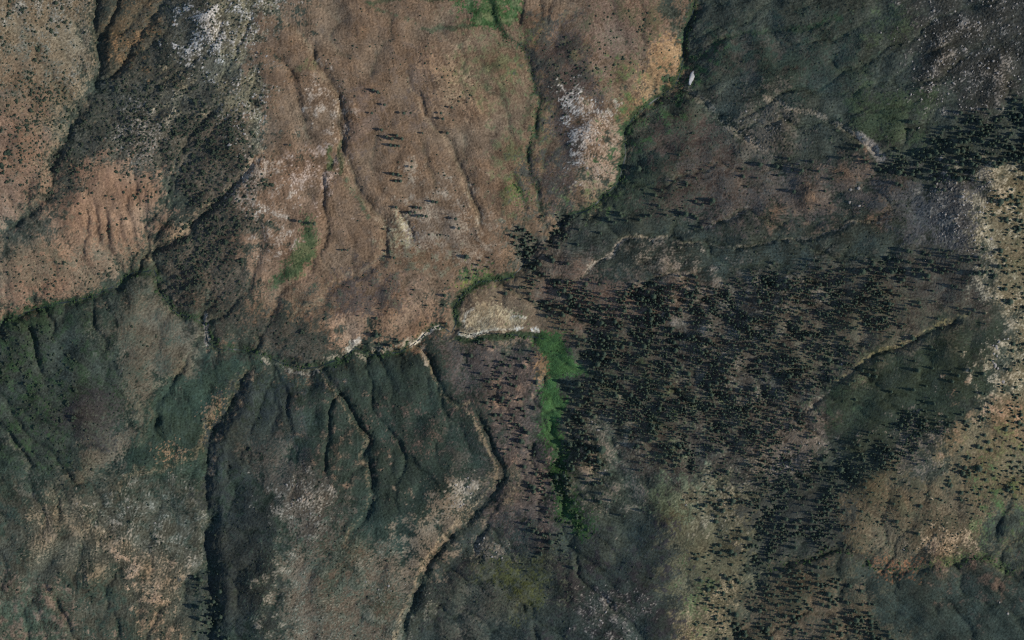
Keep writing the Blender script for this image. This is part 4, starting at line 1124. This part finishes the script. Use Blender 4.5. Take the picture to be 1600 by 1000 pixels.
SHRUB_ZONE = {
    'gulch': ('dark green rounded shrub on the brushy side of the steep northwestern gulch', 'shrubs of the northwestern gulch'),
    'rockcrest': ('dark shrub among the pale rocks of the northwestern spur', 'shrubs among the pale spur rocks'),
    'northwest': ('small dark shrub on the speckled tan slope in the northwestern corner', 'shrubs on the speckled northwestern slope'),
    'gulchnorth': ('shrub on the shaded bank above the northwestern gully', 'shrubs above the northwestern gully'),
    'fluted': ('round dark shrub on the bare fluted tan hillside', 'shrubs on the fluted hillside'),
    'lowspur': ('round shrub on the low brown spur above the western creek', 'shrubs on the low brown spur'),
    'southwest': ('dark green shrub in the mossy green hollow of the southwestern slope', 'shrubs in the southwestern hollow'),
    'paleknoll': ('tiny shrub dotting the pale knoll on the brown slope', 'shrubs on the pale knoll'),
    'brownslope': ('tiny isolated shrub on the upper brown slope', 'shrubs on the upper brown slope'),
    'crestbrush': ('olive shrub patch on the crest west of the upper creek', 'shrubs west of the upper creek'),
    'valleymound': ('shrub on the dark mound inside the creek bend', 'shrubs on the creek-bend mound'),
    'southeast': ('low shrub on the speckled brown slope above the southeastern creek', 'shrubs of the southeastern slope'),
    'swpale': ('shrub beside pale bare patches west of the narrow gorge', 'shrubs by the pale patches'),
}
WILLOW_ZONE = {
    'meadowfoot': ('bright green thicket at the foot of the meadow', 'thickets below the meadow'),
    'meadowhead': ('green thicket at the wide upper end of the meadow', 'thickets at the meadow head'),
    'lowercreek': ('green willow lining the lower creek under the brown slope', 'willows along the lower creek'),
    'uppercreek': ('green willow lining the upper creek under the ochre bank', 'willows along the upper creek'),
    'creekloop': ('green willow on the creek loop above the white bank', 'willows on the creek loop'),
    'bankfoot': ('green willow at the foot of the white bank', 'willows below the white bank'),
    'brownseep': ('green willow in the wet gully of the brown slope', 'willows in the wet gully'),
    'secreek': ('green willow along the southeastern creek', 'willows along the southeastern creek'),
    'cliff': ('green willow below the small white cliff', 'willows below the white cliff'),
    'mainforest': ('light green thicket inside the dense conifer forest', 'thickets inside the forest'),
    'seepclump': ('dense dark green bush in the isolated seep on the brown slope', 'bushes of the isolated seep'),
}
ROCK_ZONE = {
    'talus': ('pale grey boulder in the wide boulder field of the northeastern slope', 'boulders of the northeastern field'),
    'eastrock': ('grey boulder in the broken rocks beneath the sunlit eastern crest', 'boulders beneath the eastern crest'),
    'midwash': ('grey boulder in the rocky patch beside the shaded wash', 'boulders beside the shaded wash'),
    'westcrest': ('whitish boulder along the rocky crest west of the brown slope', 'boulders of the western crest'),
    'southoutcrop': ('white boulder in the bright outcrop above the long southern gully', 'boulders of the bright southern outcrop'),
    'roundoutcrop': ('grey boulder in the round outcrop ringed by a small gully', 'boulders of the round outcrop'),
    'creekcrest': ('pale boulder on the rocky crest beside the upper creek', 'boulders beside the upper creek'),
    'swrocks': ('pale boulder on the tan southern slope between two gullies', 'boulders of the tan southern slope'),
    'forestrock': ('pale boulder in the rocky clearing of the eastern forest', 'boulders in the forest clearing'),
    'lone': ('large isolated pale boulder on dark sage slope', 'large isolated boulders'),
}
SNAG_ZONE = {
    'burn': ('bare grey dead trunk standing on the lower brown slope', 'dead trunks on the lower brown slope'),
    'forestsnag': ('bare grey dead trunk among the dense forest conifers', 'dead trunks in the forest'),
    'brownsnag': ('bare dead trunk standing alone on the upper brown slope', 'dead trunks on the upper brown slope'),
}


def main_label(x, y):
    for ok, l, g in [(y < 440 and x < 900, 'dark conifer in the forest tip above the white bare bank', 'conifers in the forest tip above the white bank'),
                     (x < 905, 'dark conifer at the forest edge between the white bank and the meadow head', 'conifers by the meadow head'),
                     (x < 985 and y > 520, 'dark conifer in the dense forest right beside the bright green meadow', 'conifers beside the meadow'),
                     (y < 500 and x < 1080, 'dark conifer on brown ground below the pale gravel wash', 'conifers below the gravel wash'),
                     (x > 1290, 'dark conifer high in the dense forest towards the sunlit eastern crest', 'conifers high in the dense forest'),
                     (y > 640, 'dark conifer along the lower forest edge near the rocky clearing', 'conifers along the lower forest edge')]:
        if ok:
            return l, g
    return 'dark conifer in the middle of the dense forest east of the meadow', 'conifers in the middle of the dense forest'


def gulch_label(x, y):
    for ok, l, g in [(y > 425, 'dark round shrub at the mouth of the northwestern gulch near the creek', 'shrubs at the gulch mouth'),
                     (x < 290, 'dark round shrub between the fluted hillside and the steep gulch', 'shrubs between fluted hillside and gulch'),
                     (x - 235 > (402 - y) * 1.05, 'dark shrub on the shaded bank of the gulch below the white-rock crest', 'shrubs on the shaded gulch bank')]:
        if ok:
            return l, g
    return 'dark shrub on the brushy bank opposite the shaded side of the gulch', 'shrubs on the brushy gulch bank'


def in_view(s):
    return 4 < s.x < 1596 and 4 < s.y < 996


def pick(lst, limit=300):
    """hand-placed ones and the largest in view become things, the rest one mass"""
    inside = [s for s in lst if in_view(s)]
    inside.sort(key=lambda s: (not s.hand, -s.size))
    chosen = inside[:limit]
    ids = set(map(id, chosen))
    return chosen, [s for s in lst if id(s) not in ids]


def mass(name, shapes, spots, mat, label, cat, scale_fn, sink, seed):
    """all remaining plants or stones of one kind, as one uncountable mass"""
    r = np.random.default_rng(seed)
    Vs, Fs, Ms, n0 = [], [], [], 0
    by = {}
    for i, s in enumerate(spots):
        by.setdefault(i % len(shapes), []).append(s)
    for k, ss in by.items():
        v, f = shapes[k][:2]
        px = np.array([s.x for s in ss]); py = np.array([s.y for s in ss])
        gx_, gy_, gz_ = ground(px, py)
        S = np.array([scale_fn(s) for s in ss])             # (n,3)
        a = r.uniform(0, 6.283, len(ss)); c, sn = np.cos(a)[:, None], np.sin(a)[:, None]
        X_ = (v[None, :, 0] * c - v[None, :, 1] * sn) * S[:, 0:1] + gx_[:, None]
        Y_ = (v[None, :, 0] * sn + v[None, :, 1] * c) * S[:, 1:2] + gy_[:, None]
        Z_ = v[None, :, 2] * S[:, 2:3] + gz_[:, None] - sink * S[:, 2:3]
        nv = v.shape[0]
        Vs.append(np.stack([X_, Y_, Z_], -1).reshape(-1, 3))
        Fs.append((f[None] + (np.arange(len(ss)) * nv)[:, None, None] + n0).reshape(-1, 3))
        if len(shapes[k]) > 2: Ms.append(np.tile(shapes[k][2], len(ss)))
        n0 += nv * len(ss)
    me = mesh_from(name, np.concatenate(Vs), np.concatenate(Fs), mat)
    if Ms:
        me.materials.append(M_BARK)
        me.polygons.foreach_set('material_index', np.concatenate(Ms).astype(np.int32))
    return tag(obj(name, me), label, cat, kind='stuff')


def joined(parts):
    V, F, M, n0 = [], [], [], 0
    for (v, f), m in parts:
        V.append(v); F.append(f + n0); M.append(np.full(len(f), m)); n0 += len(v)
    return np.concatenate(V), np.concatenate(F), np.concatenate(M)


# ---- conifers
chosen, rest = pick(trees)
TRUNK = {b: mesh_from('trunk', *tapered(.022, .007, -.06, .92, 6), M_BARK) for b in (0,)}
CROWNS = {}
for b in (.12, .2, .3, .35, .4, .5):
    CROWNS[b] = []
    for k in range(4):
        v, f = conifer_crown(int(b * 100) * 10 + k, 6, 8, b)
        CROWNS[b].append(mesh_from('crown', v * np.array([1, 1, 1]), f, M_NEEDLE))
for s in chosen:
    x, y, z = (float(q) for q in ground(s.x, s.y))
    e = bpy.data.objects.new('conifer_tree', None); COL.objects.link(e)
    e.empty_display_size = 1
    e.location = (x, y, z); e.rotation_euler = (0, 0, random.uniform(0, 6.28))
    lab, grp = TREE_ZONE[s.zone]
    if s.hand:
        for fn, l2, g2 in HAND_TREE:
            if fn(s.x, s.y):
                lab, grp = l2, g2
                break
    if s.zone == 'main':
        lab, grp = main_label(s.x, s.y)
    tag(e, lab, 'tree', grp)
    t = obj('trunk', TRUNK[0], e); t.scale = (s.size, s.size, s.size)
    c = obj('crown', random.choice(CROWNS[s.bare]), e); c.scale = (s.rad, s.rad, s.size)
lowcrowns = [joined([(conifer_crown(900 + k, 3, 5, .12), 0), (tapered(.10, .05, -.04, .3, 3), 1)]) for k in range(8)]
mass('conifer_forest', lowcrowns, rest, M_NEEDLE, 'remaining dark conifers of the forested slopes, seen as one wood', 'forest', lambda s: (s.rad, s.rad, s.size), 0, 1)

# ---- shrubs, willows, boulders, snags
def scatter_things(name, lst, details, lows, mat, zones, cat, massname, masslabel, masscat, fn, sink, seed):
    chosen, rest = pick(lst)
    mes = [mesh_from(name, v, f, mat) for v, f in details]
    for s in chosen:
        x, y, z = (float(q) for q in ground(s.x, s.y))
        S = fn(s)
        o = obj(name, random.choice(mes), None, (x, y, z - sink * S[2]))
        o.rotation_euler = (0, 0, random.uniform(0, 6.28)); o.scale = S
        lab, grp = zones[s.zone]
        if s.zone == 'gulch':
            lab, grp = gulch_label(s.x, s.y)
        tag(o, lab, cat, grp)
    if rest:
        mass(massname, lows, rest, mat, masslabel, masscat, fn, sink, seed)


scatter_things('shrub', shrubs, [shrub_shape(200 + k, True) for k in range(8)], [shrub_shape(300 + k, False) for k in range(10)], M_JUNIPER, SHRUB_ZONE, 'shrub',
               'brush', 'remaining low dark brush dotted over the mountain slopes', 'brush', lambda s: (s.size, s.size, s.size * .9), .08, 2)
scatter_things('willow_thicket', willows, [shrub_shape(400 + k, True) for k in range(8)], [shrub_shape(500 + k, False) for k in range(10)], M_WILLOW, WILLOW_ZONE, 'bush',
               'creekside_brush', 'remaining green creekside brush along wet ground', 'brush', lambda s: (s.size, s.size, s.size * .8), .08, 3)
scatter_things('boulder', boulders, [boulder_shape(600 + k, True) for k in range(10)], [boulder_shape(700 + k, False) for k in range(12)], M_ROCK, ROCK_ZONE, 'boulder',
               'scattered_rock', 'remaining loose pale rock strewn over slopes', 'rock', lambda s: (s.size, s.size, s.size * .8), .15, 4)
scatter_things('dead_tree', snags, [snag_shape(800 + k) for k in range(8)], [snag_shape(820 + k) for k in range(6)], M_SNAG, SNAG_ZONE, 'dead tree',
               'dead_wood', 'remaining grey dead standing wood among the conifers', 'dead wood', lambda s: (s.size, s.size, s.size), 0, 5)

# ---- small white cliff above the upper creek
r = np.random.default_rng(77)
cv, cf = icosphere(2)
cv = cv.copy()
for _ in range(22):
    n = r.normal(size=3); n /= np.linalg.norm(n); d = r.uniform(.5, .85)
    k = cv @ n; cv -= np.maximum(k - d, 0)[:, None] * n
cv = cv * np.array([5.4, 14, 5.5]) + r.normal(0, .3, cv.shape)
M_CLIFF = varied_material('white_cliff_rock', (.40, .39, .36), (.62, .60, .56), .5, .9)
x, y, z = (float(q) for q in ground(1080, 123))
cl = obj('rock_face', mesh_from('rock_face', cv, cf, M_CLIFF), None, (x, y, z + .6))
cl.rotation_euler = (0, 0, math.radians(-14))
tag(cl, 'small white cliff face standing above the shaded upper creek', 'cliff')

# ---- meadow grass in tufts
gxs, gys = scatter(MEADOW, 1.7, 1.0, 0, 91, warp=3)
n = len(gxs); r = np.random.default_rng(92)
wx_, wy_, wz_ = ground(gxs, gys)
V = np.zeros((n, 3, 3, 3)); 
for b in range(3):
    a = r.uniform(0, 6.283, n); L = r.uniform(.35, .8, n); hgt = r.uniform(.25, .6, n)
    c, s_ = np.cos(a), np.sin(a)
    base = np.stack([wx_, wy_, wz_ - .05], 1)
    V[:, b, 0] = base + np.stack([-s_ * .3, c * .3, 0 * a], 1)
    V[:, b, 1] = base + np.stack([s_ * .3, -c * .3, 0 * a], 1)
    V[:, b, 2] = base + np.stack([c * L, s_ * L, hgt], 1)
F = np.arange(n * 9).reshape(-1, 3)
tag(obj('meadow_grass', mesh_from('meadow_grass', V.reshape(-1, 3), F, M_GRASS)), 'bright green grass of the narrow meadow beside the dense forest', 'grass', kind='stuff')
